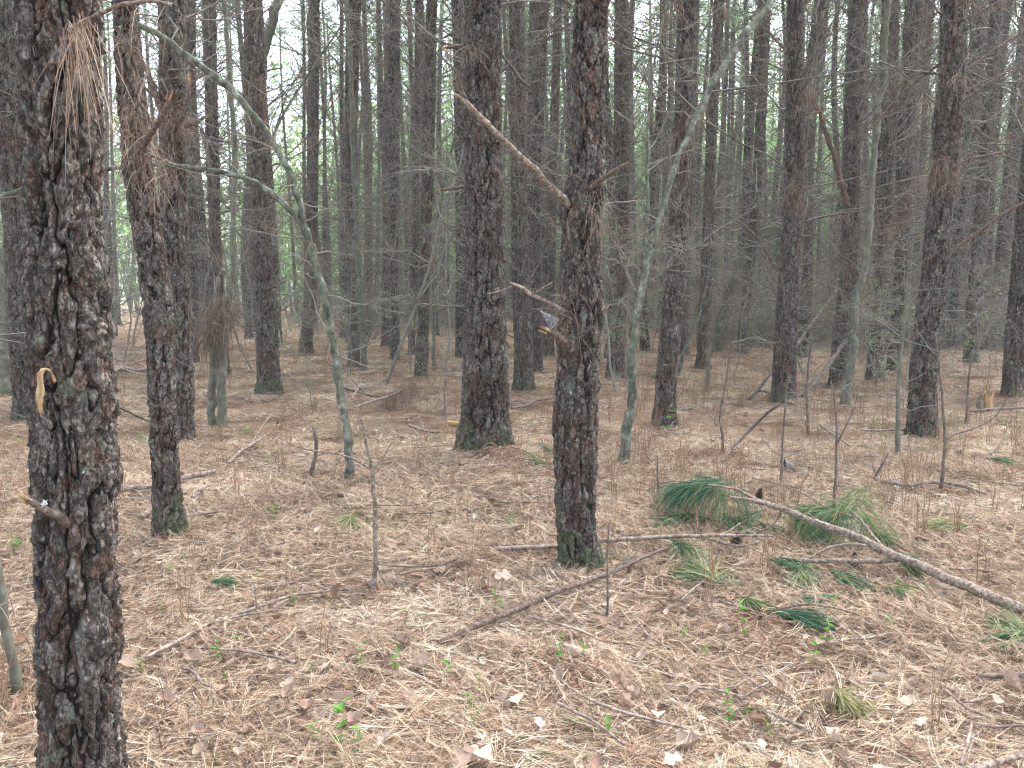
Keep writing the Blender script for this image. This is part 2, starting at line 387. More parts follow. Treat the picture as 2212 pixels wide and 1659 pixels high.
# ------------------------------------------------------------------ instanced stuff: one object, its own mesh holds the patterns and the spots
def scatter_object(name, protos, mats, pts, rot, scl, pick, label, cat):
    """protos: list of MB; pts (N,3); the object's nodes put copies of the patterns on the spots"""
    big = MB(); vid = []
    for k, p in enumerate(protos):
        for v, a in zip(p.v, p.a): vid += [k]*len(v)
        for v, a, f, mi in zip(p.v, p.a, p.f, p.mi):
            big.v.append(v); big.a.append(a); big.f.append(np.where(f >= 0, f + big.n, -1)); big.mi.append(mi)
        big.n += p.n
    n0 = big.n; big.points(pts)
    me = big.mesh(name, mats)
    N = len(me.vertices); npnt = len(pts)
    def A(nm, ty, arr, key='value'):
        a = me.attributes.new(nm, ty, 'POINT'); a.data.foreach_set(key, np.ascontiguousarray(arr).ravel())
    A('vid', 'INT', np.r_[np.array(vid, np.int32), np.full(npnt, -1, np.int32)].astype(np.int32))
    A('pick', 'INT', np.r_[np.zeros(n0), pick].astype(np.int32))
    r = np.zeros((N, 3), np.float32); r[n0:] = rot; A('rot', 'FLOAT_VECTOR', r, 'vector')
    s = np.ones((N, 3), np.float32); s[n0:] = scl; A('scl', 'FLOAT_VECTOR', s, 'vector')
    ng = bpy.data.node_groups.new(name, 'GeometryNodeTree')
    ng.interface.new_socket('Geometry', in_out='INPUT', socket_type='NodeSocketGeometry')
    ng.interface.new_socket('Geometry', in_out='OUTPUT', socket_type='NodeSocketGeometry')
    n, l = ng.nodes, ng.links
    gi, go = n.new('NodeGroupInput'), n.new('NodeGroupOutput')
    def named(nm, ty):
        o = n.new('GeometryNodeInputNamedAttribute'); o.data_type = ty; o.inputs[0].default_value = nm
        return o.outputs['Attribute']
    v = named('vid', 'INT')
    def eq(k):
        o = n.new('FunctionNodeCompare'); o.data_type = 'INT'; o.operation = 'EQUAL'
        l.new(v, [i for i in o.inputs if i.name == 'A' and i.type == 'INT'][0])
        [i for i in o.inputs if i.name == 'B' and i.type == 'INT'][0].default_value = k
        return o.outputs[0]
    def sep(k):
        o = n.new('GeometryNodeSeparateGeometry'); o.domain = 'POINT'
        l.new(gi.outputs[0], o.inputs[0]); l.new(eq(k), o.inputs['Selection']); return o.outputs['Selection']
    jn = n.new('GeometryNodeJoinGeometry')
    for k in range(len(protos)):
        g2 = n.new('GeometryNodeGeometryToInstance'); l.new(sep(k), g2.inputs[0]); l.new(g2.outputs[0], jn.inputs[0])
    ip = n.new('GeometryNodeInstanceOnPoints')
    l.new(sep(-1), ip.inputs['Points']); l.new(jn.outputs[0], ip.inputs['Instance'])
    ip.inputs['Pick Instance'].default_value = True
    l.new(named('pick', 'INT'), ip.inputs['Instance Index'])
    l.new(named('rot', 'FLOAT_VECTOR'), ip.inputs['Rotation']); l.new(named('scl', 'FLOAT_VECTOR'), ip.inputs['Scale'])
    l.new(ip.outputs[0], go.inputs[0])
    o = link(name, me)
    md = o.modifiers.new('scatter', 'NODES'); md.node_group = ng
    return tag(o, label, cat, kind='stuff')

def wedge(n, d0, d1, power=1.0, side=.74, pad=.6):
    """random spots on the floor the camera could see; power<1 puts more of them near"""
    u = rng.random(n); d = (d0**(2*power) + u*(d1**(2*power)-d0**(2*power)))**(1/(2*power))
    x = (rng.random(n)*2-1)*(d*side+pad)
    return x, d

def litter_tile(R, n, lift=.036, wid=.0012, tilt=.16, prefer=0, upright=.04, tm=.55):
    m = MB(); nf = n//3
    r = R*np.sqrt(rng.random(nf)); th = rng.random(nf)*6.283
    az = np.where(rng.random(nf) < .6, rng.normal(prefer, .7, nf), rng.random(nf)*6.283)
    el = rng.normal(0, tilt, nf) + (rng.random(nf) < upright)*rng.random(nf)*.9
    z = .004 + lift*rng.random(nf)**1.3 * (1-.4*(r/R))
    L = rng.uniform(.08, .17, nf); tn = np.clip(rng.normal(tm, .26, nf), 0, 1)
    for k in range(3):
        a = az + rng.normal(0, .09, nf); e = el + rng.normal(0, .05, nf)
        d = np.stack([np.cos(a)*np.cos(e), np.sin(a)*np.cos(e), np.sin(e)], -1)
        b = np.stack([r*np.cos(th), r*np.sin(th), z], -1) - d*L[:, None]*.5
        bend = rng.normal(0, .05, nf)
        K = 3; t = np.linspace(0, 1, K)
        P = b[:, None, :] + d[:, None, :]*(t[None, :, None]*L[:, None, None])
        sx = np.stack([-d[:, 1], d[:, 0], np.zeros(nf)], -1)
        P = P + sx[:, None, :]*((t*(1-t)*4)[None, :, None]*(bend*L)[:, None, None])
        P[..., 2] = np.maximum(P[..., 2], .0015)
        W = wid*rng.uniform(.75, 1.3, nf)[:, None]*np.array([1, 1, .6])[None]
        v, q = ribbons(P, W, .5)
        m.add(v, q, tint=np.repeat(np.clip(tn+rng.normal(0, .06, nf), 0, 1), K*2))
    return m
tiles = [litter_tile(.34, 1500, prefer=p, tm=tm) for p, tm in ((0, .66), (.4, .58), (-.4, .60), (.1, .44), (-.2, .34))] + [litter_tile(.26, 900, lift=.08, tilt=.36, upright=.10, tm=.52)]
ax, ay = wedge(1700, 1.2, 7.5, pad=1.6); bx, by = wedge(3900, 7, 36, pad=1.5)
lx, ly = np.r_[ax, bx], np.r_[ay, by]
n = len(lx)
e = .08
rot = np.stack([np.arctan2(gh(lx, ly+e)-gh(lx, ly-e), 2*e), -np.arctan2(gh(lx+e, ly)-gh(lx-e, ly), 2*e), rng.normal(0, .55, n)], -1)
rot[:, 2] += .9*vnoise(lx*.5, ly*.5, 20)*1.5
sc = rng.uniform(.85, 1.25, n)
LP = rng.choice(6, n, p=[.25, .22, .22, .12, .07, .12]); kk_ = vnoise(lx*.9, ly*.9, 31)+.5*vnoise(lx*2.5, ly*2.5, 37); LP = np.where(kk_ < -.42, rng.choice([3, 4], n), np.where(kk_ > .5, 0, LP))
scatter_object('pine_needle_litter', tiles, M['needle'], np.stack([lx, ly, gh(lx, ly)], -1), rot, np.stack([sc]*3, -1), LP,
               'brown pine needle litter covering the whole forest floor', 'pine needles')

# tufts of needles and dry grass standing a little proud
def tuft_mb(n, R, hgt, droop=.9, lo=.12, hi=.22, wid=.002):
    m = MB(); a = rng.random(n)*6.283; r = R*.35*np.sqrt(rng.random(n)); el = rng.uniform(.15, 1.25, n)
    b = np.stack([r*np.cos(a), r*np.sin(a), hgt*rng.random(n)*.35], -1)
    a2 = a + rng.normal(0, .5, n)
    d = np.stack([np.cos(a2)*np.cos(el), np.sin(a2)*np.cos(el), np.sin(el)], -1)
    needles(m, b, d, rng.uniform(lo, hi, n), droop*rng.uniform(.6, 1.3, n)*np.sin(el)+.1, wid, np.clip(rng.normal(.45, .2, n), 0, 1), K=5)
    return m
tp = [tuft_mb(170, .12, .12), tuft_mb(120, .1, .10, .8, .08, .18), tuft_mb(230, .2, .14, 1.1)]
x1, y1 = wedge(230, 1.5, 7, pad=.5); x2, y2 = wedge(900, 6, 26)
tx, ty = np.r_[x1, x2], np.r_[y1, y2]; keep = vnoise(tx*.8, ty*.8, 44) > -.25; tx, ty = tx[keep], ty[keep]; n = len(tx)
s = rng.uniform(.5, 1.15, n)
scatter_object('dead_grass_tufts', tp, M['tuft'], np.stack([tx, ty, gh(tx, ty)+.012], -1), np.stack([0*tx, 0*tx, rng.random(n)*6.28], -1), np.stack([s, s, s*rng.uniform(.5, 1., n)], -1), rng.integers(0, 3, n),
               'small tufts of dead grass and bunched needles on the forest floor', 'dead grass')
gp = []
for k in range(3):
    m = MB(); n = 26; a = rng.random(n)*6.28; el = rng.uniform(.4, 1.4, n)
    d = np.stack([np.cos(a)*np.cos(el), np.sin(a)*np.cos(el), np.sin(el)], -1)
    needles(m, rng.normal(0, .012, (n, 3))*[1, 1, 0], d, rng.uniform(.06, .17, n), rng.uniform(.2, .9, n), .0022, rng.random(n), K=4); gp.append(m)
x1, y1 = wedge(620, 1.5, 9, pad=.3); x2, y2 = wedge(2200, 8, 22); tx, ty = np.r_[x1, x2], np.r_[y1, y2]
k = vnoise(tx*.6, ty*.6, 71) > -.05; tx, ty = tx[k], ty[k]; n = len(tx); s = rng.uniform(.5, 1.1, n)
scatter_object('thin_grass', gp, M['grass'], np.stack([tx, ty, gh(tx, ty)+.02], -1), np.stack([0*tx, 0*tx, rng.random(n)*6.28], -1), np.stack([s, s, s], -1), rng.integers(0, 3, n),
               'sparse thin green grass blades coming up through the needles', 'grass')

# ------------------------------------------------------------------ leaves
def leaf_mb(m, L, W, curl, tint, lobes=0, base=(0, 0, 0), az=0, el=0, mat=0, K=7):
    t = np.linspace(0, 1, K)
    prof = np.sin(np.pi*np.clip(t, .02, .98)**.85)
    if lobes: prof = prof*(1+.45*np.sin(t*lobes*6.283))
    w = W*.5*prof
    x = t*L; zc = curl*L*(t-.5)**2*1.5
    V = np.zeros((K, 5, 3))
    for j, sgn in enumerate((-1, -.55, 0, .55, 1)):
        V[:, j] = np.stack([x - .15*L*abs(sgn)*prof*.3, sgn*w, zc + abs(sgn)**2*w*(.5+curl)+rng.normal(0, .02*L, K)*(abs(sgn) > .9)], -1)
    V = V.reshape(-1, 3)
    ce, se = math.cos(el), math.sin(el); V = np.stack([V[:, 0]*ce-V[:, 2]*se, V[:, 1], V[:, 0]*se+V[:, 2]*ce], -1)
    ca, sa = math.cos(az), math.sin(az); V = np.stack([V[:, 0]*ca-V[:, 1]*sa, V[:, 0]*sa+V[:, 1]*ca, V[:, 2]], -1)
    i = np.arange(K*5).reshape(K, 5)
    m.add(V+np.asarray(base), np.stack([i[:-1, :-1], i[:-1, 1:], i[1:, 1:], i[1:, :-1]], -1).reshape(-1, 4), tint=tint, mat=mat)
lp = []
for k in range(6):
    m = MB(); leaf_mb(m, rng.uniform(.06, .10), rng.uniform(.035, .06), rng.uniform(-.3, 1.1), [.35, .7, .85, .55, .2, .95][k], lobes=[0, 3, 0, 2, 3, 0][k]); lp.append(m)
x1, y1 = wedge(620, 1.4, 6, pad=.3); x2, y2 = wedge(1500, 6, 20); tx, ty = np.r_[x1, x2], np.r_[y1, y2]; n = len(tx)
s = rng.uniform(.5, 1.15, n)
scatter_object('leaf_litter', lp, M['leaf'], np.stack([tx, ty, gh(tx, ty)+rng.uniform(.035, .06, n)], -1), np.stack([rng.normal(0, .35, n), rng.normal(0, .35, n), rng.random(n)*6.28], -1), np.stack([s, s, s], -1), rng.integers(0, 6, n),
               'small dead broad leaves scattered over the pine needles', 'dead leaves')
# dry stalks standing up out of the needles
sp_ = []
for k in range(4):
    m = MB(); r = np.random.default_rng(720+k); P, R = [], []
    for j in range([2, 5, 3, 7][k]):
        p = np.zeros((6, 3)); t = np.linspace(0, 1, 6); a = r.random()*6.28; b = r.uniform(.02, .35); L = r.uniform(.12, .42)
        p[:, 0] = r.normal(0, .02)+np.cos(a)*b*L*t**1.5; p[:, 1] = r.normal(0, .02)+np.sin(a)*b*L*t**1.5; p[:, 2] = L*t-.01; p[1:, :2] += r.normal(0, .006, (5, 2)); P.append(p); R.append(np.linspace(.0022, .001, 6))
        if r.random() < .5: q = p[3]+np.linspace(0, 1, 6)[:, None]*np.array([r.normal(0, .08), r.normal(0, .08), .07]); P.append(q); R.append(np.linspace(.0014, .0008, 6))
    m.add(*tubes(np.array(P), np.array(R), 4), tint=.35+.2*(k % 3)); sp_.append(m)
x1, y1 = wedge(60, 1.8, 6, pad=.3); x2, y2 = wedge(700, 5, 22); x3 = rng.uniform(.12, .7, 260); y3 = rng.uniform(4.5, 14, 260)
tx, ty = np.r_[x1, x2, x3*y3], np.r_[y1, y2, y3]; n = len(tx); s = rng.uniform(.6, 1.5, n)
scatter_object('dry_stalks', sp_, M['weed'], np.stack([tx, ty, gh(tx, ty)+.01], -1), np.stack([0*tx, 0*tx, rng.random(n)*6.28], -1), np.stack([s, s, s], -1), rng.integers(0, 4, n),
               'thin dry brown stalks standing up out of the needles', 'dry stalks')
# fine broken twigs
wp = []
for k in range(5):
    m = MB(); K = 7; L = rng.uniform(.12, .5)
    p = np.zeros((K, 3)); p[:, 0] = np.linspace(-L/2, L/2, K); p[:, 1:] = np.cumsum(rng.normal(0, L*.03, (K, 2)), 0); p[:, 2] = p[:, 2]*.3+.02
    m.add(*tubes(p, np.linspace(.0045, .002, K), 5)); wp.append(m)
    if k % 2: m.add(*tubes(np.array([p[3], p[3]+[L*.15, L*.12, .01], p[3]+[L*.3, L*.16, .03]]), np.array([.003, .002, .001]), 4))
x1, y1 = wedge(200, 1.5, 7, pad=.3); x2, y2 = wedge(1300, 7, 26); tx, ty = np.r_[x1, x2], np.r_[y1, y2]; n = len(tx); s = rng.uniform(.5, 1.6, n)
scatter_object('twig_litter', wp, M['stick'], np.stack([tx, ty, gh(tx, ty)+.034], -1), np.stack([rng.normal(0, .1, n), rng.normal(0, .12, n), rng.random(n)*6.28], -1), np.stack([s, s, s], -1), rng.integers(0, 5, n),
               'thin broken twigs lying among the needles', 'twigs')

# ------------------------------------------------------------------ pines
def worley(u, v, ncu, seed):
    ncv = int(v.max())+4; r = np.random.default_rng(seed)
    J = r.random((ncu, ncv+4, 2))*.85+.075; R = r.random((ncu, ncv+4)); off = r.random(ncu)
    iu = np.floor(u).astype(int); f1 = np.full(u.shape, 9.); f2 = np.full(u.shape, 9.); val = np.zeros(u.shape)
    for du in (-1, 0, 1):
        cu = (iu+du) % ncu; vv = v+off[cu]; iv = np.floor(vv).astype(int)
        for dv in (-1, 0, 1):
            cv = np.clip(iv+dv, 0, ncv+3)
            d = np.hypot(iu+du+J[cu, cv, 0]-u, iv+dv+J[cu, cv, 1]-vv)
            new = d < f1
            f2 = np.where(new, f1, np.minimum(f2, d)); val = np.where(new, R[cu, cv], val); f1 = np.where(new, d, f1)
    return f1, f2, val
def sstep(x, a, b):
    t = np.clip((x-a)/(b-a), 0, 1); return t*t*(3-2*t)
def trunk_mb(path, rad, ztop, res, seed, plate=(.040, .085), deep=.013, moss=0.25, knots=()):
    """path (n,3) from base upward, rad (n); fine to ztop, coarse above"""
    r = np.random.default_rng(seed)
    d = np.r_[0, np.cumsum(np.linalg.norm(np.diff(path, axis=0), axis=1))]
    s_top = np.interp(ztop, path[:, 2], d)
    s = np.r_[np.arange(0, s_top, res*1.25), np.linspace(s_top, d[-1], 22)[1:]]
    P = np.stack([np.interp(s, d, path[:, k]) for k in range(3)], -1); Rr = np.interp(s, d, rad)
    Rm = np.interp(min(1.2, d[-1]/2), d, rad); circ = 2*math.pi*Rm
    nu = max(24, int(circ/res)); th = np.arange(nu)/nu*2*math.pi
    TH, S = np.meshgrid(th, s)
    cx, cy = np.cos(TH)*Rm, np.sin(TH)*Rm
    for z in np.arange(r.uniform(.4, .9), s_top, .62):
        Rr = Rr*(1+.045*np.exp(-((s-z-r.normal(0, .08))/.07)**2))
    lob = 1+.030*vnoise(cx*9, cy*9, S*1.3+seed) + .02*vnoise(cx*22, cy*22, S*4+seed)
    def fb(f, g, o, n=2):                        # stretched fractal noise round the stem
        return sum(vnoise(cx*f*2**k+o, cy*f*2**k+1.7*o, S*g*2**k+seed+o)*.5**k for k in range(n))/(2-.5**(n-1))
    q1 = .035/plate[0]
    w4 = fb(110*q1, 70*q1, 3, 1)
    n1 = fb(25*q1, 6.5*q1, 1, 2) + .10*w4 + .14*fb(70*q1, 34*q1, 31, 1)
    n2 = fb(44*q1, 17*q1, 9, 2) + .16*w4
    big = fb(5, 1.8, 14, 1)
    wv = .5+.5*fb(14, 6, 17, 1)
    fur = np.exp(-(n1/(.045+.06*wv))**2)            # long upright furrows
    fu2 = np.exp(-(n2/(.05))**2)*(.35+.65*wv)       # smaller seams across the plates
    def terr(x, n, e=.14):
        q = x*n; f = np.floor(q); return (f + sstep(q-f, .0, e))/n
    t1 = terr(fb(36*q1, 17*q1, 21, 2)+.18*w4, 4.0); t2 = terr(fb(52*q1, 27*q1, 27, 1)*.6+.4*w4, 3.0)
    fine = vnoise(cx*170, cy*170, S*110)*.0012 + vnoise(cx*85, cy*85, S*50)*.0012 if res < .009 else 0
    plat = sstep(np.abs(n1), .05, .30)
    disp = deep*(-.10 + .45*plat - .95*fur - .42*fu2 + .95*t1 + .70*t2 + .25*big) + fine
    edge = np.clip(1-fur-.55*fu2, 0, 1); val = np.clip(.5+t2, 0, 1); v2l = np.clip(.5+.9*t1, 0, 1); flare = np.clip(1-S/.5, 0, 1)
    Rf = -.85*deep + Rr[:, None]*lob*(1+.10*flare**2+.16*flare*vnoise(cx*9, cy*9, seed)) + disp
    T = np.gradient(P, axis=0); T = nrm(T)
    A = nrm(np.cross(np.tile([0, 1., 0], (len(s), 1)), T)); B = np.cross(T, A)
    V = P[:, None, :] + Rf[..., None]*(np.cos(TH)[..., None]*A[:, None, :] + np.sin(TH)[..., None]*B[:, None, :])
    for (kp, kr, kh) in knots:                    # swelling round a branch foot
        dd = np.linalg.norm(V-np.asarray(kp), axis=2)
        g = np.exp(-(dd/kr)**2); V += (V-P[:, None, :])/(Rf[..., None]+1e-6)*(g*kh)[..., None]
    i = np.arange(len(s)*nu).reshape(len(s), nu)
    q = np.stack([i[:-1], np.roll(i[:-1], -1, 1), np.roll(i[1:], -1, 1), i[1:]], -1).reshape(-1, 4)
    m = MB()
    mo = np.clip(moss*np.exp(-S/.16)*1.9 + moss*.75*np.exp(-S/.9), 0, .8) + .10*vnoise(cx*6, cy*6, S*2+9)*(moss > .1)
    m.add(V, q, tint=np.clip(.35*val+.65*v2l, 0, 1).ravel(), moss=mo.ravel(), plate=edge.ravel())
    return m

# shared patterns for crowns and dead branches (a tree 18 m tall standing at the origin)
def crown_mb(seed, n=96, z0=12.2, z1=18.5, spread=2.3):
    r = np.random.default_rng(seed); m = MB()
    Pp, Rp, B, D, Ln = [], [], [], [], []
    for k in range(n//3):
        z = r.uniform(z0, z1); a = r.random()*6.283; f = (z1-z)/(z1-z0)
        L = spread*(.35+.65*f**.6)*r.uniform(.5, 1.05)
        p0 = np.array([0, 0, z]); dr = np.array([math.cos(a), math.sin(a), r.uniform(.1, .6)])
        pts = np.array([p0+dr*L*t+np.array([0, 0, -.15*L*t*t])+r.normal(0, .05, 3)*t for t in np.linspace(0, 1, 4)])
        Pp.append(pts); Rp.append(np.linspace(.03, .008, 4))
        for t in np.linspace(.35, 1, 6):
            c = p0+dr*L*t+np.array([0, 0, -.15*L*t*t])+r.normal(0, .16, 3)*L*.6
            nn = 12; dd = r.normal(size=(nn, 3)); dd[:, 2] = abs(dd[:, 2])*.6
            B.append(np.repeat(c[None], nn, 0)+r.normal(0, .05, (nn, 3))); D.append(dd); Ln.append(r.uniform(.18, .36, nn))
    m.add(*tubes(np.array(Pp), np.array(Rp), 3), mat=1)
    B, D, Ln = np.vstack(B), np.vstack(D), np.concatenate(Ln)
    needles(m, B, D, Ln, .3, .016, r.random(len(B)), K=2)
    return m
def bent(p0, d, L, K, up, jit, r):
    t = np.linspace(0, 1, K)[:, None]; d = d/np.linalg.norm(d)
    p = p0 + d*L*t; p[:, 2] += up*L*t[:, 0]**2
    return p + np.cumsum(r.normal(0, jit*L/K, (K, 3)), 0)*(t > 0)
def deadwood_mb(seed, rtrunk=.13, z0=.9, z1=12.5, nper=(2, 6), stub=.25, dens=1.0, drape=.22):
    r = np.random.default_rng(seed); m = MB()
    P7, R7, P4, R4 = [], [], [], []; B, D, Ln = [], [], []
    z = z0
    while z < z1:
        for _ in range(r.integers(*nper)):
            a = r.random()*6.283; el = r.uniform(.15, 1.0)
            low = z < 3
            L = r.uniform(.12, .5) if r.random() < (stub+.2*low) else r.uniform(.8, 3.0)*(.7 if low else 1)
            rt = rtrunk*(1-z/24)
            d = np.array([math.cos(a)*math.cos(el), math.sin(a)*math.cos(el), math.sin(el)])
            p0 = np.array([math.cos(a)*rt*.7, math.sin(a)*rt*.7, z+r.normal(0, .06)])
            p = bent(p0, d, L, 7, r.uniform(-.35, .35), .10, r)
            r0 = r.uniform(.008, .016) if L > .6 else r.uniform(.010, .018)
            P7.append(p); R7.append(np.linspace(r0, r0*.3 if L > .6 else r0*.7, 7))
            if L > .6:
                for j in range(int(r.integers(5, 12)*dens)):
                    k = r.integers(2, 7); dd = nrm(d+r.normal(0, .8, 3)); l2 = r.uniform(.2, .75)*L*.6
                    q = bent(p[k], dd, l2, 4, r.uniform(-.4, .4), .15, r)
                    P4.append(q); R4.append(np.linspace(r0*.42, .0028, 4))
                    if r.random() < .75:
                        q2 = bent(q[2], nrm(dd+r.normal(0, .9, 3)), l2*.5, 4, r.uniform(-.4, .4), .15, r)
                        P4.append(q2); R4.append(np.linspace(.0038, .0022, 4))
                if r.random() < drape and z < 7:
                    nn = 26; k = r.integers(0, 4)
                    B.append(np.repeat(p[k][None], nn, 0)+r.normal(0, .03, (nn, 3))); dd = r.normal(size=(nn, 3))*[.6, .6, .3]; dd[:, 2] -= .7; D.append(dd); Ln.append(r.uniform(.12, .26, nn))
        z += r.uniform(.22, .5)
    m.add(*tubes(np.array(P7), np.array(R7), 4)); m.add(*tubes(np.array(P4), np.array(R4), 3))
    if B:
        B, D, Ln = np.vstack(B), np.vstack(D), np.concatenate(Ln)
        needles(m, B, D, Ln, .35, .004, r.random(len(B)), K=3, mat=1)
    return m
def straight_trunk_mb(seed, H=18.5, r0=.14, sides=14, sway=.10):
    r = np.random.default_rng(seed); K = 30; z = np.r_[0, .1, .25, .5, np.linspace(.9, H, K-4)]
    P = np.stack([sway*np.sin(z*r.uniform(.2, .5)+r.random()*6)-0, sway*np.sin(z*r.uniform(.2, .5)+r.random()*6), z], -1)
    P[:, :2] -= P[0, :2]; P[:, :2] += (r.normal(0, .012, 2)*z[:, None])
    R = r0*(1-.62*z/H)*(1+.35*np.exp(-z/.18))
    v, q = tubes(P, R, sides)
    ring = np.repeat(np.arange(K), sides)
    th = np.tile(np.arange(sides), K)
    v[:, :2] += (v[:, :2]-P[ring, :2])*(.06*vnoise(th*1.3, z[ring]*1.7, seed))[:, None]
    m = MB(); m.add(v, q, moss=np.clip(np.exp(-z[ring]/.3)*.6, 0, 1)); m.path = P
    return m
CROWNS = [crown_mb(50+k).mesh('crown', [M['crown'], M['twig']]) for k in range(4)]
DEAD = [deadwood_mb(60+k).mesh('dead_branches', [M['twig'], M['drape']]) for k in range(6)]
DEADFAR = [deadwood_mb(90+k, nper=(1, 4), dens=.55, drape=.1).mesh('dead_branches', [M['twig'], M['drape']]) for k in range(4)]
DEADHI = [deadwood_mb(80+k, z0=3.4).mesh('dead_branches', [M['twig'], M['drape']]) for k in range(3)]
def lay(name, me, parent, loc=(0, 0, 0), rz=0, s=1, kind=None):
    o = link(name, me, parent, loc); o.rotation_euler = (0, 0, rz); o.scale = (s, s, s)
    if kind: o['kind'] = kind
    return o
PINES = {}
def to_px(p):
    q = np.asarray(p)-CAM; z = np.dot(q, FW); return 1106+F*q[0]/z, 829.5-F*np.dot(q, UP)/z
MARKS_T = [('nearest pine', 150), ('leaning curved pine', 330), ('half hidden pine', 385), ('twin grey stems', 470), ('mossy footed pine', 575), ('arching sapling', 690), ('slim dark pine', 762), ('close pair of thin pines', 845), ('burnt ringed pine', 915), ('broadest pine', 1047),
         ('grey barked pine', 1130), ('kinked front pine', 1258), ('pale forked stem', 1375), ('slim leaning pine', 1455), ('small needle capped stem', 1530), ('leaning vine covered trunk', 1590), ('stout dark pine', 1705), ('pine behind the dead limb', 1825), ('pine left of the kinked right pine', 1895), ('kinked right pine', 2000), ('pine at the right edge', 2200)]
USED = {}
def where(px):
    """places an upright thing among the named trunks of the picture"""
    c = sorted(MARKS_T, key=lambda m_: abs(m_[1]-px))
    nm, x = c[0]
    side = 'right' if px > x else 'left'
    dd = abs(px-x)
    how = 'in line with' if dd < 9 else ('just %s of' % side if dd < 28 else ('a little %s of' % side if dd < 60 else 'well %s of' % side))
    return how + ' the ' + nm
def unique(lab):
    """look-alikes in one line of sight are told apart by their order going back"""
    k = USED[lab] = USED.get(lab, 0)+1
    return lab + ['', ', next one back', ', third one back', ', fourth one back', ', fifth one back', ', sixth one back', ', seventh one back', ', eighth one back'][min(k-1, 7)]
def pine(key, pts, label, res=.012, seed=0, moss=.25, dead='lo', plate=(.040, .085), deep=.012, knots=(), group='pine trees of the plantation'):
    """pts: (px, py, width px) from the frame's top down to the foot"""
    base = on_h(pts[-1][0], pts[-1][1]); Yd = base[1]
    P = []; R = []
    for px, py, w in pts[::-1]:
        p = at(px, py, Yd); P.append(p); R.append(w/2*m_per_px(p))
    P, R = np.array(P), np.array(R)
    P[0] = base; P[0, 2] -= .05
    ztop = P[-1][2]
    # the stem leans or bends in the picture plane; carry it on upwards
    g = (P[-1]-P[-2])/(P[-1][2]-P[-2][2]) if ztop-P[-2][2] > .3 else np.array([0, 0, 1.])
    g[:2] = np.clip(g[:2], -.12, .12)
    top = max(18.5, ztop+9); ext = [P]; er = [R]
    zz = np.linspace(ztop, top, 8)[1:]
    lat = np.cumsum(g[:2][None]*np.exp(-np.arange(7)[:, None]*.6)*np.diff(np.r_[ztop, zz])[:, None], 0)
    ext.append(np.c_[P[-1][:2]+lat, zz]); er.append(R[-1]*(1-.85*(zz-ztop)/(top-ztop)))
    PP, RR = np.vstack(ext), np.concatenate(er)
    Q = catmull(np.c_[PP[:, :3], RR], 160)
    Q = Q[np.argsort(Q[:, 2])]
    k = [(at(a, b, Yd-.0), c, d) for a, b, c, d in knots]
    m = trunk_mb(Q[:, :3], np.maximum(Q[:, 3], .01), ztop+.3, res, seed, plate, deep, moss, k)
    root = empty('pine_tree', base)
    tag(root, label, 'pine tree', group)
    link('trunk', m.mesh('trunk', M['bark'], origin=base), root)
    tx, ty_ = Q[-1, 0]-base[0], Q[-1, 1]-base[1]
    lay('crown', CROWNS[seed % 4], root, (tx, ty_, top-18.5-base[2]), seed*1.7)
    if dead:
        rt = np.interp(2., Q[:, 2], Q[:, 3])
        ii = np.argmin(abs(Q[:, 2]-4)); o = lay('dead_branches', (DEAD if dead == 'lo' else DEADHI)[seed % (6 if dead == 'lo' else 3)], root, (Q[ii, 0]-base[0], 0, 0), seed*2.3, 1)
        o['kind'] = 'stuff'
    PINES[key] = dict(root=root, base=base, Y=Yd, path=Q)
    return root

def traced(name, pts, mat, parent=None, Y=None, dy=None, sides=10, n=None, wig=.3, tip=True, origin=None, moss=None, tint=.5, h=None, seed=1, lump=.07, mb=None):
    """a stem or branch along picture points (px, py, width px[, dY or height])"""
    P = []; R = []
    for k, p in enumerate(pts):
        if Y is not None: q = at(p[0], p[1], Y + (p[3] if len(p) > 3 else 0))
        else: q = on_h(p[0], p[1], (p[3] if len(p) > 3 else 0) + .045 + .5*p[2]*.003)
        P.append(q); R.append(p[2]/2*m_per_px(q))
    Q = catmull(np.c_[np.array(P), np.array(R)], n or max(8, len(pts)*7))
    L = np.linalg.norm(np.diff(Q[:, :3], axis=0), axis=1).sum()
    r = np.random.default_rng(seed); s = np.linspace(0, L, len(Q))
    for k in range(3):
        Q[:, k] += wig*Q[:, 3]*(vnoise(s*9, k*7.7+seed, 0)+.6*vnoise(s*24, k*3.1+seed, 5))*np.clip(s/.05, 0, 1)
    Q[:, 3] = np.maximum(Q[:, 3]*(1+lump*vnoise(s*30, seed*3.3, 2)), .0008)
    if tip:
        e = Q[-1].copy(); e[:3] += (Q[-1]-Q[-2])[:3]*.15; e[3] *= .25; s0 = Q[0].copy(); s0[:3] -= (Q[1]-Q[0])[:3]*.05; s0[3] *= .15
        Q = np.vstack([s0, Q, e])
    v, q = tubes(Q[:, :3], Q[:, 3], sides)
    th = np.tile(np.arange(sides), len(Q)); ring = np.repeat(np.arange(len(Q)), sides)
    v += (v-Q[ring, :3])*(.18*vnoise(th*1.7+seed, ring*.9, 3))[:, None]
    mo = 0
    if moss: mo = np.clip(moss*np.exp(-(v[:, 2]-v[:, 2].min())/.12), 0, 1)
    if mb is not None:
        mb.add(v, q, moss=mo, tint=tint); return None, Q
    m = MB(); m.add(v, q, moss=mo, tint=tint)
    if parent is not None: org = np.array(parent.location)
    else: org = Q[0, :3]
    o = link(name, m.mesh(name, mat, origin=org), parent, None if parent is not None else org)
    return o, Q

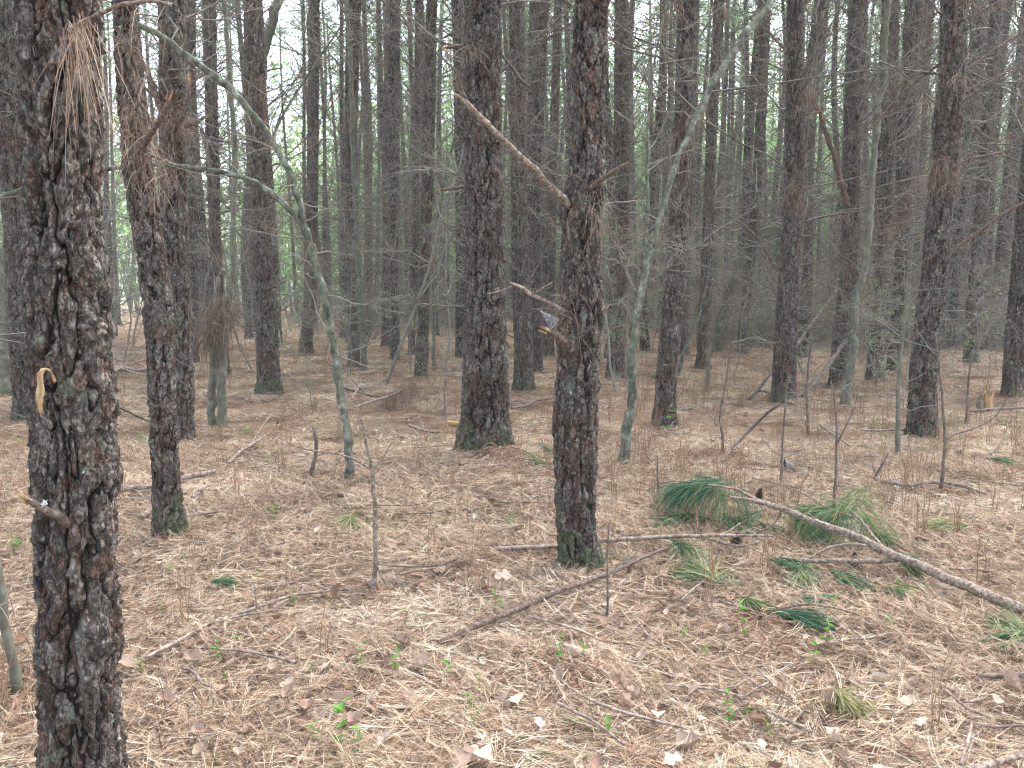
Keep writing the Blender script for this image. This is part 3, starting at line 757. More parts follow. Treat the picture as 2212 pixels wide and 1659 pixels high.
def drape_mb(m, Q, n, lo=.12, hi=.24, wid=.003, i0=0, i1=None, out=.5, jit=.02, tint=(.5, .22)):
    i1 = i1 or len(Q)-1
    k = rng.integers(i0, i1, n); b = Q[k, :3]+rng.normal(0, jit, (n, 3))
    d = rng.normal(size=(n, 3))*[out, out, .45]; d[:, 2] -= .3
    needles(m, b, d, rng.uniform(lo, hi, n), rng.uniform(.3, 1.0, n), wid, np.clip(rng.normal(*tint, n), 0, 1), K=4)

# ---- near and middle pines, traced
pine('T1', [(124, -12, 166), (126, 0, 165), (134, 290, 158), (142, 581, 158), (150, 800, 164), (162, 1000, 166), (163, 1123, 165), (168, 1350, 166), (174, 1568, 166), (180, 1660, 174), (186, 1740, 190)],
     'thick dark pine trunk nearest the camera at the left edge, with deep furrowed bark', .0035, 3, .15, 'hi', (.042, .075), .015,
     knots=[(190, 840, .09, .02), (140, 1110, .06, .015), (215, 700, .06, .015), (225, 1350, .08, .018)])
pine('T2', [(268, 0, 50), (274, 150, 50), (286, 300, 48), (303, 400, 62), (318, 500, 60), (330, 581, 60), (344, 700, 60), (352, 900, 57), (360, 1050, 62), (364, 1123, 66), (366, 1150, 70), (367, 1172, 76)],
     'leaning pine right behind the nearest trunk, curved, with a pale green mossy foot', .0062, 5, .7, None, (.04, .07), .010, knots=[(303, 350, .1, .02)])
pine('T3', [(371, 0, 54), (372, 300, 56), (380, 581, 56), (384, 700, 58), (388, 800, 60), (389, 900, 60), (392, 945, 62), (394, 960, 68)],
     'dark pine half hidden behind the leaning curved trunk, foot blackened', .009, 11, .1, 'hi', (.045, .09), .013)
pine('T11', [(1044, 0, 83), (1043, 300, 85), (1047, 560, 88), (1047, 700, 93), (1048, 787, 98), (1049, 880, 106), (1049, 930, 114), (1050, 960, 124), (1050, 978, 134)],
     'broadest pine in the centre, straight, with a flared foot and green moss', .0085, 21, .6, 'hi', (.052, .11), .017)
pine('T15', [(1277, 0, 78), (1272, 175, 78), (1268, 330, 79), (1266, 400, 84), (1257, 440, 86), (1256, 581, 82), (1259, 640, 88), (1255, 717, 92), (1250, 787, 92), (1244, 892, 96), (1243, 1000, 92), (1243, 1123, 88), (1246, 1180, 92), (1250, 1210, 98), (1252, 1228, 108)],
     'reddish pine in front right of centre, kinked, with two snapped limbs', .0058, 31, .6, None, (.036, .07), .011,
     knots=[(1228, 440, .09, .025), (1285, 410, .07, .02), (1271, 430, .05, -.03), (1230, 735, .08, .03), (1222, 670, .06, .02), (1290, 680, .07, .02)])
pine('T0', [(12, 0, 58), (22, 200, 60), (38, 450, 60), (52, 700, 60), (60, 860, 60), (62, 890, 66), (63, 908, 76)],
     'pine partly hidden behind the left side of the nearest trunk', .011, 41, .4, 'hi')
pine('T26', [(2061, 0, 53), (2057, 175, 50), (2050, 245, 54), (2040, 350, 54), (2020, 581, 53), (2005, 700, 55), (1996, 787, 56), (1992, 892, 60), (1991, 930, 64), (1990, 950, 72)],
     'tall dark pine at the right, leaning right with a sharp kink halfway up', .0095, 51, .3, 'hi', (.042, .09), .012, knots=[(2035, 260, .12, .03), (2030, 560, .12, .02)])
pine('T17', [(1485, 0, 40), (1475, 300, 40), (1468, 450, 42), (1460, 581, 46), (1450, 700, 45), (1441, 787, 45), (1437, 880, 47), (1436, 905, 51), (1436, 919, 58)],
     'slim pine leaning right, standing just right of the pale forked hardwood stem', .011, 61, .2, 'hi')
pine('T21', [(1718, 0, 34), (1716, 175, 34), (1718, 300, 42), (1714, 420, 42), (1705, 581, 43), (1700, 682, 48), (1694, 787, 49), (1693, 840, 52), (1692, 858, 56), (1692, 871, 64)],
     'stout dark pine right of centre with a needle nest high on its right side', .011, 71, .5, 'lo', knots=[(1735, 200, .12, .04)])
pine('T5', [(547, 0, 40), (552, 140, 46), (557, 300, 36), (564, 437, 38), (567, 581, 42), (576, 700, 46), (579, 787, 49), (580, 830, 52), (580, 853, 60)],
     'straight pine left of centre with a bright mossy foot', .012, 81, .8, 'lo')
pine('T12', [(1116, 0, 33), (1119, 300, 35), (1124, 581, 38), (1129, 700, 40), (1131, 787, 42), (1131, 830, 46), (1132, 848, 54)],
     'grey barked pine just right of the broadest pine', .012, 91, .4, 'lo')
pine('T23', [(1856, 0, 38), (1848, 175, 42), (1840, 350, 36), (1836, 581, 40), (1820, 700, 36), (1810, 800, 35), (1809, 825, 38), (1809, 838, 46)],
     'pine behind a leaning dead limb, between the stout dark pine and the kinked one', .012, 101, .15, 'lo')
pine('T28', [(2262, 0, 44), (2240, 250, 44), (2222, 450, 46), (2211, 581, 48), (2202, 700, 50), (2197, 787, 52), (2195, 835, 56), (2196, 854, 66)],
     'dark pine cut off by the right edge of the picture', .012, 111, .3, 'lo')
pine('T10', [(933, 0, 24), (925, 300, 30), (918, 581, 23), (914, 700, 26), (911, 787, 31), (911, 805, 32), (911, 819, 38)],
     'slender reddish pine with a dark burnt ring near its foot, left of the broadest pine', .014, 121, .4, 'lo')
pine('T16', [(1343, 0, 31), (1344, 300, 36), (1345, 581, 25), (1335, 700, 36), (1331, 787, 40), (1331, 805, 42), (1331, 817, 48)],
     'pine hung with dead needles, just right of the reddish kinked pine', .014, 131, .1, 'lo')
pine('T13', [(1172, 0, 33), (1166, 175, 27), (1160, 400, 22), (1159, 581, 23), (1160, 700, 25), (1160, 790, 26), (1160, 803, 30)],
     'slim reddish pine between the grey barked pine and the kinked one', .015, 141, .2, 'lo')
pine('T7', [(765, 0, 31), (758, 300, 28), (763, 581, 28), (764, 700, 27), (764, 780, 27), (764, 794, 33)],
     'slim dark pine with a thin grey stem close against its right side', .015, 151, .1, 'lo')
pine('T24', [(1930, 0, 26), (1925, 200, 28), (1918, 350, 28), (1902, 581, 28), (1895, 700, 33), (1890, 790, 34), (1890, 811, 38), (1890, 824, 44)],
     'second pine to the left of the kinked right hand pine', .015, 161, .3, 'lo')
pine('T25', [(1975, 0, 39), (1966, 175, 37), (1956, 300, 37), (1947, 581, 29), (1940, 700, 31), (1929, 790, 28), (1928, 808, 34)],
     'pine directly behind the left side of the kinked right hand pine', .015, 171, .3, 'lo')
pine('T18', [(1554, 0, 23), (1537, 300, 24), (1526, 581, 26), (1520, 700, 25), (1517, 780, 27), (1517, 798, 33)],
     'thin pine leaning right behind the small needle capped stem', .015, 181, .1, 'lo')
pine('T4', [(453, 0, 28), (456, 200, 27), (460, 350, 28), (464, 500, 26), (470, 650, 28), (480, 780, 30), (482, 806, 32), (483, 820, 38)],
     'slim red pine standing behind the twin grey stems', .014, 191, .1, 'lo')
pine('T8', [(859, 0, 14), (855, 300, 17), (852, 581, 18), (853, 700, 21), (854, 742, 22), (854, 757, 28)],
     'right hand one of a close pair of thin pines left of centre', .02, 201, .1, 'lo')
pine('T8b', [(840, 0, 16), (835, 300, 18), (834, 581, 17), (833, 700, 18), (833, 738, 19), (833, 750, 24)],
     'left hand one of a close pair of thin pines left of centre', .02, 202, .1, 'lo')
pine('T6', [(679, 0, 24), (676, 300, 25), (672, 581, 26), (664, 700, 27), (662, 750, 28), (662, 764, 34)],
     'pine with dead needles round its foot, behind the arching grey sapling', .018, 211, .1, 'lo')
pine('T14', [(1206, 0, 18), (1196, 300, 20), (1187, 581, 26), (1184, 700, 26), (1184, 760, 26), (1184, 774, 32)],
     'thin pine half hidden behind the reddish kinked pine on its left', .018, 221, .1, 'lo')
pine('T20', [(1655, 0, 21), (1644, 250, 23), (1632, 450, 22), (1620, 581, 20), (1607, 700, 23), (1604, 750, 24), (1604, 764, 30)],
     'pine behind the leaning vine covered trunk', .018, 231, .1, 'lo')
pine('T22', [(1776, 0, 29), (1762, 120, 38), (1748, 200, 40), (1745, 350, 28), (1744, 581, 24), (1738, 700, 25), (1737, 760, 25), (1736, 775, 31)],
     'bowed pine behind the right side of the stout dark pine', .018, 241, .1, 'lo')
pine('T27', [(2153, 0, 25), (2141, 200, 30), (2127, 350, 26), (2112, 581, 32), (2101, 700, 31), (2097, 770, 31), (2097, 785, 38)],
     'pine leaning right between the kinked pine and the right edge', .018, 251, .2, 'lo')
pine('T9', [(903, 0, 12), (900, 300, 16), (895, 581, 18), (890, 700, 17), (889, 752, 17), (889, 767, 22)],
     'thin pine peeking out behind the burnt ringed pine', .02, 261, .1, 'lo')
pine('T3b', [(412, 0, 22), (413, 300, 22), (416, 581, 22), (418, 740, 24), (418, 772, 26), (418, 786, 32)],
     'pine showing as a strip right of the half hidden dark pine', .018, 271, .1, 'lo')
pine('T17b', [(1500, -10, 22), (1492, 250, 22), (1482, 500, 24), (1475, 700, 24), (1474, 754, 25), (1474, 768, 31)],
     'thin pine in the gap right of the slim leaning pine', .018, 281, .1, 'lo')

# ---- pines deeper in the plantation
protos = []
for k in range(5):
    m = straight_trunk_mb(300+k, r0=[.13, .15, .14, .12, .16][k], sway=[.05, .12, .2, .08, .15][k])
    root = empty('pine_tree', (0, 0, 0))
    link('trunk', m.mesh('trunk', M['bark_far']), root)
    tp_ = m.path[-1]
    lay('crown', CROWNS[k % 4], root, (tp_[0], tp_[1], 0), k)
    o = lay('dead_branches', DEAD[k], root, (0, 0, 0), k*1.3); o['kind'] = 'stuff'
    protos.append(root)
taken = [(v['base'][0], v['base'][1]) for v in PINES.values()]
spots = []
rr = np.random.default_rng(2024)
tries = 0
while len(spots) < 240 and tries < 60000:
    tries += 1
    d = math.sqrt(rr.uniform(17.5**2, 50**2)); x = rr.uniform(-1, 1)*(d*.70+1.5)
    if d < 20.5 and rr.random() < .55: continue
    if x < -d*.30 and x > -d*.55 and d > 33 and rr.random() < .75: continue       # the wood is open towards a field there
    if all((x-a)**2+(d-b)**2 > (1.55 if d < 30 else 1.25)**2 for a, b in taken):
        taken.append((x, d)); spots.append((x, d))
spots.sort(key=lambda s: s[1])
used = [False]*5
for i, (x, d) in enumerate(spots):
    k = int(rr.integers(0, 5))
    if not used[k]: root = protos[k]; used[k] = True
    else: root = copy_tree(protos[k])
    if d > 27:
        for c in root.children:
            if c.name.startswith('dead_branches'): c.data = DEADFAR[i % 4]
    s = rr.uniform(.72, 1.18); root.location = (x, d, float(gh(x, d))-.04); root.rotation_euler = (rr.normal(0, .012), rr.normal(0, .018), rr.random()*6.283)
    root.scale = (s, s, rr.uniform(.92, 1.1))
    if d < 30: tag(root, unique(('dark middle row pine, ' if d < 23 else 'rear row pine, ')+where(to_px((x, d, 1.5))[0])), 'pine tree', 'pines in the middle rows')
    elif d < 40: tag(root, unique('faint far pine, '+where(to_px((x, d, 1.5))[0])), 'pine tree', 'pines far back in the plantation')
    else: tag(root, 'thin grey brown pine far back among the crowded trunks', 'pine tree', 'pines far back in the plantation')
# nearer pines outside the frame still close the canopy overhead
for (x, d) in [(-4.6, 3.5), (4.5, 2.6), (5.8, 5.6), (-7.5, 7.2), (-2.2, -1.5), (2.4, -2.6), (0.3, -5), (8.5, 9), (-10, 10.5), (-5, -.5), (5, -.8), (11.5, 12), (-12.5, 14)]:
    root = copy_tree(protos[int(rr.integers(0, 5))]); root.location = (x, d, float(gh(x, d))-.04); root.rotation_euler = (0, 0, rr.random()*6)
    tag(root, 'pine beside the viewpoint, outside the picture', 'pine tree', 'pines around the viewpoint')

# ---- far wood that reads as one mass
fp = []
for k in range(4):
    m = MB(); r = np.random.default_rng(400+k); K = 7; H = r.uniform(17, 20)
    z = np.linspace(0, H, K); P = np.stack([np.cumsum(r.normal(0, .06, K)), np.cumsum(r.normal(0, .06, K)), z], -1); P[:, :2] -= P[0, :2]
    m.add(*tubes(P, .14*(1-.6*z/H), 6), mat=0)
    n = 34; zz = r.uniform(1, 13, n); a = r.random(n)*6.28; L = r.uniform(.5, 2.2, n); el = r.uniform(.1, 1, n)
    P = np.zeros((n, 3, 3)); P[:, :, 2] = zz[:, None]
    t = np.array([0, .5, 1.])
    P[:, :, 0] = (np.cos(a)*np.cos(el)*L)[:, None]*t; P[:, :, 1] = (np.sin(a)*np.cos(el)*L)[:, None]*t; P[:, :, 2] += (np.sin(el)*L)[:, None]*t
    m.add(*tubes(P, np.tile([.014, .01, .005], (n, 1)), 3), mat=1)
    n = 620; c = r.normal(size=(n, 3))*[1.0, 1.0, 1.9]+[0, 0, H-4]; c[:, 2] = np.minimum(c[:, 2], H+.3)
    needles(m, c, r.normal(size=(n, 3)), r.uniform(.25, .5, n), .3, .03, r.random(n), K=2, mat=2)
    fp.append(m)
n = 300; d = np.sqrt(rng.uniform(48**2, 84**2, n)); x = rng.uniform(-1, 1, n)*(d*.72+2)
k = ~((x < -d*.22) & (x > -d*.6) & (rng.random(n) < .85)); x, d = x[k], d[k]; n = len(x); s = rng.uniform(.75, 1.15, n)
scatter_object('distant_pine_wood', fp, [M['bark_far'], M['twig'], M['crown']], np.stack([x, d, 0*x], -1), np.stack([0*x, 0*x, rng.random(n)*6.28], -1), np.stack([s, s, s], -1), rng.integers(0, 4, n),
               'far pines merging into one mass behind all the trunks', 'woodland')
# young spring foliage of the wood's edge
fp = []
for k in range(3):
    m = MB(); r = np.random.default_rng(430+k); n = 1500; H = 8
    c = r.normal(size=(n, 3))*[1.5, 1.5, 2.2]+[0, 0, H*.55]; c = c[c[:, 2] > .4]; n = len(c)
    d_ = r.normal(size=(n, 3)); P = c[:, None, :]+d_[:, None, :]*np.array([0, .1])[None, :, None]
    v, q = ribbons(P, np.full((n, 2), .10)); m.add(v, q, tint=np.repeat(r.random(n), 4), mat=1)
    a = r.random(14)*6.28; P = np.zeros((14, 4, 3)); t = np.linspace(0, 1, 4)
    P[:, :, 0] = np.cos(a)[:, None]*1.6*t**1.4; P[:, :, 1] = np.sin(a)[:, None]*1.6*t**1.4; P[:, :, 2] = t*r.uniform(5, 8.5, 14)[:, None]
    m.add(*tubes(P, np.tile([.05, .035, .02, .008], (14, 1)), 4)); fp.append(m)
n = 300; d = np.sqrt(rng.uniform(58**2, 98**2, n)); x = rng.uniform(-1, 1, n)*(d*.74+2); k = ~((x < -d*.26) & (x > -d*.56) & (rng.random(n) < .85)); x, d = x[k], d[k]; n = len(x); s = rng.uniform(.8, 2.7, n)
scatter_object('spring_foliage', fp, [M['palet'], M['spring']], np.stack([x, d, 0*x], -1), np.stack([0*x, 0*x, rng.random(n)*6.28], -1), np.stack([s, s, s], -1), rng.integers(0, 3, n),
               'pale green young leaves of broadleaf trees beyond the pines', 'foliage')

# ---- tangle of bare brush
def brush_mb(seed, H=2.0, n=11, R=.9, drape=True):
    r = np.random.default_rng(seed); m = MB(); P5, R5, P4, R4 = [], [], [], []; B, D, Ln = [], [], []
    for _ in range(n):
        a = r.random()*6.28; p0 = np.array([r.normal(0, R*.4), r.normal(0, R*.4), 0]); d = np.array([math.cos(a)*r.uniform(.05, .7), math.sin(a)*r.uniform(.05, .7), 1.])
        L = H*r.uniform(.4, 1.1); p = bent(p0, d, L, 6, r.uniform(-.3, .05), .22, r); P5.append(p); R5.append(np.linspace(.009, .004, 6))
        for j in range(7):
            k = r.integers(1, 6); q = bent(p[k], nrm(d+r.normal(0, 1., 3)), r.uniform(.2, .8), 5, r.uniform(-.5, .3), .25, r); P4.append(q); R4.append(np.linspace(.0048, .0028, 5))
            if drape and r.random() < .22:
                nn = 16; B.append(np.repeat(q[2][None], nn, 0)+r.normal(0, .04, (nn, 3))); dd = r.normal(size=(nn, 3))*[.5, .5, .3]; dd[:, 2] -= .7; D.append(dd); Ln.append(r.uniform(.1, .24, nn))
    m.add(*tubes(np.array(P5), np.array(R5), 4)); m.add(*tubes(np.array(P4), np.array(R4), 3))
    if B: B, D, Ln = np.vstack(B), np.vstack(D), np.concatenate(Ln); needles(m, B, D, Ln, .3, .005, r.random(len(B)), K=3, mat=1)
    return m
bp = [brush_mb(500+k, H=[1.6, 2.4, 3.2, 1.2][k]) for k in range(4)]
n = 480; d = np.sqrt(rng.uniform(21**2, 60**2, n)); x = rng.uniform(-1, 1, n)*(d*.72+1)
k = (x > d*.28) | (d > 27) ; k &= ~((x < -d*.26) & (x > -d*.56) & (rng.random(n) < .6)); x, d = x[k], d[k]
xx = rng.uniform(.25, .75, 170); dd_ = rng.uniform(21.5, 33, 170); x, d = np.r_[x, xx*dd_], np.r_[d, dd_]
n = len(x); s = rng.uniform(.6, 1.4, n)
scatter_object('bare_brush', bp, [M['palet'], M['drape']], np.stack([x, d, gh(x, d)], -1), np.stack([0*x, 0*x, rng.random(n)*6.28], -1), np.stack([s, s, s], -1), rng.integers(0, 4, n),
               'tangled bare brush with caught dead needles between the far trunks', 'undergrowth')

# ---- thin understory saplings
def sapling_mb(seed, H=3.5, r0=.014, leafy=.3):
    r = np.random.default_rng(seed); m = MB(); K = 10
    d = np.array([r.normal(0, .15), r.normal(0, .15), 1.]); st = bent(np.zeros(3), d, H, K, 0, .10, r); st[0] = [0, 0, -.03]
    m.add(*tubes(st, np.linspace(r0, r0*.2, K), 6))
    P5, R5, P4, R4, tips = [], [], [], [], []
    for _ in range(int(8+H*7)):
        k = r.integers(2, K); a = r.random()*6.28; el = r.uniform(-.1, .9)
        L = r.uniform(.3, 1.1)*H*.3; dd = np.array([math.cos(a)*math.cos(el), math.sin(a)*math.cos(el), math.sin(el)])
        p = bent(st[k], dd, L, 6, r.uniform(-.45, .25), .22, r); P5.append(p); R5.append(np.linspace(r0*.4, .0022, 6))
        for j in range(4):
            kk = r.integers(1, 6); q = bent(p[kk], nrm(dd+r.normal(0, .8, 3)), L*r.uniform(.2, .6), 4, r.uniform(-.5, .3), .25, r); P4.append(q); R4.append(np.linspace(.0028, .0018, 4)); tips.append(q[-1])
    m.add(*tubes(np.array(P5), np.array(R5), 4)); m.add(*tubes(np.array(P4), np.array(R4), 3))
    t = np.array(tips); t = t[r.random(len(t)) < leafy]
    if len(t):
        n = len(t)*3; c = np.repeat(t, 3, 0)+r.normal(0, .02, (n, 3)); dr = nrm(r.normal(size=(n, 3))); P = c[:, None]+dr[:, None]*np.array([0, .013, .026])[None, :, None]
        v, q = ribbons(P, np.tile([.004, .015, .003], (n, 1))); m.add(v, q, tint=np.repeat(r.random(n)*.8, 6), mat=1)
    return m
sap = []
for k in range(6):
    root = empty('sapling', (0, 0, 0)); m = sapling_mb(600+k, H=[1.6, 2.6, 3.6, 4.8, 6.0, 2.0][k], r0=[.007, .011, .016, .022, .028, .009][k], leafy=[.35, .2, .25, .35, .4, .1][k])
    link('stem', m.mesh('stem', [M['palet'], M['spring']]), root); sap.append(root)
used = [False]*6; placed = []
groups = [(9.5, 15, 32), (15, 24, 66), (24, 40, 46)]
for gi_, (d0, d1, cnt) in enumerate(groups):
    i = 0
    while i < cnt:
        d = rr.uniform(d0, d1); x = rr.uniform(-.62, .66)*d
        if d < 13.5 and x < .12*d and rr.random() < .75: continue
        if any((x-a)**2+(d-b)**2 < .2 for a, b in taken): continue
        k = int(rr.choice(6, p=[.12, .13, .2, .25, .22, .08]))
        if d < 13 and k in (3, 4): k = 0
        if used[k]: root = copy_tree(sap[k])
        else: root = sap[k]; used[k] = True
        s = rr.uniform(.7, 1.2); root.location = (x, d, float(gh(x, d))); root.rotation_euler = (rr.normal(0, .06), rr.normal(0, .06), rr.random()*6.28); root.scale = (s, s, s)
        side = 'right' if x > 0 else 'left'
        lab = {0: 'bare sapling in the %s half' % side, 1: 'grey sapling in the %s half' % side,
               2: 'faint sapling in the %s half' % side}[gi_]
        lab = lab.replace(' in the %s half' % side, '')+', '+where(to_px((x, d, 1.2))[0]); tag(root, unique(lab), 'sapling', ['saplings in the open needles', 'saplings among the middle trunks', 'saplings far back'][gi_] + (' at the right' if x > 0 else ' at the left'))
        i += 1

# ---- traced small-wood stems of the understory
def sapling_obj(pts, label, mat='grey', name='hardwood_sapling', cat='young tree', forks=(), twigs=10, twl=.6, drape=0, moss=1.0, wig=.3, group=None, seed=3, sides=9):
    base = on_h(pts[-1][0], pts[-1][1]); Yd = base[1]
    root = empty(name, base); tag(root, label, cat, group)
    _, Q = traced('stem', [(p[0], p[1], p[2]) + ((p[3],) if len(p) > 3 else ()) for p in pts[::-1]], M[mat], root, Y=Yd, moss=moss, wig=wig, seed=seed, sides=sides)
    paths = [Q]
    for f in forks:
        mt = f[0] if isinstance(f[0], str) else mat; ff = f[1:] if isinstance(f[0], str) else f
        _, q = traced('branch', ff, M[mt], root, Y=Yd, wig=wig, seed=seed+len(paths), sides=8); paths.append(q)
    r = np.random.default_rng(seed*31)
    if twigs:
        m = MB(); P, R, P2, R2 = [], [], [], []
        for _ in range(twigs):
            q = paths[r.integers(0, len(paths))]; k = r.integers(len(q)//4, len(q)-1); L = twl*r.uniform(.3, 1.3)
            a = r.random()*6.28; dd = np.array([math.cos(a), math.sin(a)*.6, r.uniform(-.1, .9)]); p = bent(q[k, :3], dd, L, 7, r.uniform(-.3, .3), .2, r)
            r0 = min(q[k, 3]*.4, .006); P.append(p); R.append(np.linspace(r0, .0013, 7))
            for _ in range(3):
                kk = r.integers(1, 6); P2.append(bent(p[kk], nrm(dd+r.normal(0, .8, 3)), L*r.uniform(.25, .6), 4, r.uniform(-.4, .3), .25, r)); R2.append(np.linspace(.0018, .001, 4))
        m.add(*tubes(np.array(P), np.array(R), 4)); m.add(*tubes(np.array(P2), np.array(R2), 3))
        o = link('twigs', m.mesh('twigs', M['palet'], origin=base), root); o['kind'] = 'stuff'
    if drape:
        m = MB()
        for iq, q in enumerate(paths): drape_mb(m, q, drape if iq == 0 else max(1, drape//6), lo=.07, hi=.2, jit=.035)
        link('caught_needles', m.mesh('caught_needles', M['drape'], origin=base), root)['kind'] = 'stuff'
    return root, paths
# arching grey sapling
H4, H4p = sapling_obj([(292, 50, 13), (345, 76, 14), (430, 140, 15), (490, 186, 15), (545, 245, 15), (590, 305, 14), (625, 372, 14), (645, 425, 14), (660, 500, 15), (676, 555, 16), (700, 630, 16), (717, 717, 16), (731, 822, 17), (742, 892, 18), (752, 980, 19), (756, 1048, 23)],
    'arching grey green sapling bowed to the left, with two long curved limbs', 'pale',
    forks=[[(674, 545, 12), (663, 515, 12), (640, 468, 12), (600, 428, 12), (560, 400, 11), (500, 378, 11), (430, 363, 10), (335, 357, 10), (285, 360, 10), (218, 366, 10), (140, 378, 10), (57, 405, 10), (-15, 432, 10)],
           [(590, 305, 7), (600, 270, 6), (640, 200, 5), (700, 110, 4), (760, 20, 3)]], twigs=46, twl=.7, drape=260, seed=7, wig=.4)
# forked pale stem right of the kinked pine, with its long leaning limb
H5, _ = sapling_obj([(1672, -6, 15, .8), (1633, 45, 15, .7), (1577, 122, 16, .55), (1535, 190, 14, .45), (1505, 255, 13, .35), (1462, 345, 12, .2), (1436, 430, 11, .1), (1418, 500, 12), (1402, 560, 15), (1390, 620, 19), (1376, 682, 18), (1365, 752, 20), (1362, 857, 21), (1352, 944, 22), (1343, 1011, 28)],
    'pale forked hardwood stem with mossy foot, long limb leaning up right', 'pale',
    forks=[[(1388, 625, 12), (1394, 540, 9), (1400, 440, 7), (1398, 300, 6), (1410, 160, 5), (1440, 0, 4)], [(1376, 640, 8), (1340, 560, 5), (1325, 470, 4), (1290, 380, 3)], [(1395, 615, 7), (1430, 590, 5), (1480, 545, 4), (1560, 520, 3)]],
    twigs=60, twl=.8, drape=300, seed=9, wig=.4)
sapling_obj([(1990, 398, 5), (1870, 412, 8), (1812, 418, 14), (1735, 452, 17), (1682, 487, 19), (1633, 528, 20), (1598, 577, 20), (1574, 632, 20), (1556, 700, 22), (1548, 762, 26)],
    'trunk leaning far to the right behind the stout dark pine', 'grey', drape=120, seed=11, twigs=14, moss=.2, forks=[[(1690, 480, 12), (1640, 505, 11), (1600, 555, 10), (1578, 640, 9)]])
sapling_obj([(483, -6, 9), (490, 70, 10), (496, 175, 11), (507, 280, 11), (509, 350, 11), (505, 450, 11), (503, 580, 13), (494, 640, 14), (484, 700, 16), (480, 800, 18), (478, 880, 19), (477, 928, 24)],
    'right hand stem of the twin grey stems capped with a nest of brown needles', 'grey', drape=150, seed=12, twigs=12, moss=.4)
h1, _ = sapling_obj([(470, 600, 9), (466, 660, 12), (464, 740, 15), (460, 800, 16), (458, 880, 17), (458, 926, 21)],
    'left hand stem of the twin grey stems, short and hidden above by needles', 'grey', drape=0, seed=13, twigs=3, moss=.4)
m = MB(); c = at(462, 700, h1.location[1]-.1)
n = 1500; r = rng.random(n)**.5; a = rng.random(n)*6.28; bz = rng.uniform(-.22, .26, n)
b = c + np.stack([np.cos(a)*r*.16*(1-bz), np.sin(a)*r*.14, bz], -1); dd = np.stack([np.cos(a)*.5, np.sin(a)*.5, 0*a], -1)+rng.normal(0, .6, (n, 3)); b += .05*rng.normal(size=(n, 3))*np.array([1, 1, 1.6]); b[:, 0] += .10*np.sin(bz*9)
needles(m, b, dd, rng.uniform(.06, .22, n), rng.uniform(.2, 1.5, n), .0032, np.clip(rng.normal(.30, .25, n)-.5*bz*0, 0, 1), K=4)
P = np.array([bent(c+rng.normal(0, .08, 3), rng.normal(size=3), .4, 5, 0, .2, np.random.default_rng(i)) for i in range(10)])
m.add(*tubes(P, np.tile(np.linspace(.006, .002, 5), (10, 1)), 4), mat=1)
tag(link('needle_nest', m.mesh('needle_nest', [M['drape'], M['twig']], origin=c), None, c), 'dark nest of fallen brown needles caught at the top of the twin grey stems', 'needle clump')
sapling_obj([(600, -5, 20), (585, 70, 20), (572, 115, 18), (566, 150, 18), (562, 300, 12), (568, 500, 10), (586, 700, 10), (590, 790, 12)], 'grey stem rising along the straight pine left of centre and leaning right at the top', 'grey', seed=14, twigs=14, drape=90, moss=.3)
sapling_obj([(748, 0, 9), (757, 140, 11), (762, 300, 12), (769, 450, 12), (775, 600, 12), (782, 700, 13), (786, 790, 15), (786, 808, 18)], 'thin green grey stem close against a slim dark pine', 'grey', seed=15, twigs=16, drape=40, moss=.6)
sapling_obj([(985, 290, 5), (962, 380, 6), (946, 480, 7), (938, 600, 8), (937, 700, 8), (937, 795, 9), (937, 806, 11)], 'straight thin grey stem right beside the burnt ringed pine', 'grey', seed=16, twigs=12, drape=30, moss=.5)
sapling_obj([(1921, -5, 12), (1912, 70, 13), (1908, 140, 13), (1914, 180, 12), (1896, 225, 14), (1893, 290, 13), (1884, 400, 13), (1875, 500, 15), (1868, 580, 16), (1850, 640, 18), (1843, 690, 20), (1842, 760, 19), (1832, 822, 19), (1826, 874, 23)],
    'sinuous dark green stem in front of the pine behind the dead limb', 'grey', seed=17, twigs=24, drape=150, moss=.3)
sapling_obj([(1965, 590, 4), (1958, 650, 6), (1948, 740, 7), (1941, 840, 9), (1940, 920, 10), (1938, 996, 13)], 'slim grey sapling standing just left of the kinked pine', 'grey', seed=18, twigs=14, moss=.1)
sapling_obj([(1532, 720, 7), (1530, 752, 9), (1529, 800, 9), (1527, 850, 12)], 'short mossy stem capped with a hanging bunch of brown needles', 'grey', seed=19, twigs=4, moss=.8, drape=260)
sapling_obj([(1538, 545, 4), (1524, 620, 5), (1510, 680, 6), (1492, 720, 7), (1476, 765, 8), (1463, 812, 10)], 'thin pale stem leaning right out from the slim leaning pine', 'pale', seed=20, twigs=9, moss=0)
sapling_obj([(1795, 826, 3), (1802, 852, 3.5), (1806, 900, 4.5), (1807, 962, 5), (1804, 1040, 6), (1801, 1120, 8)], 'single leafless seedling with a forked top in front of the stout dark pine', 'dark', name='bare_seedling', cat='sapling', seed=21, twigs=5, twl=.3, moss=0, forks=[[(1807, 962, 4), (1825, 925, 3), (1845, 880, 2.4), (1852, 850, 1.5)]])
sapling_obj([(2020, 720, 4), (2028, 787, 4.5), (2036, 870, 5.5), (2040, 945, 6.5), (2037, 1010, 7), (2032, 1067, 9)], 'bare sapling with one long side branch in front of the kinked pine', 'dark', name='bare_seedling', cat='sapling', seed=22, twigs=8, twl=.4, moss=0,
    forks=[[(2038, 955, 4.5), (2060, 940, 4), (2105, 925, 3), (2150, 900, 2.5), (2180, 850, 1.5)]])
sapling_obj([(1700, 820, 2.5), (1696, 875, 3.5), (1691, 945, 4.5), (1688, 1000, 5), (1686, 1052, 6)], 'thin straight leafless stem in front of the stout dark pine', 'dark', name='bare_seedling', cat='sapling', seed=23, twigs=8, twl=.35, moss=0)
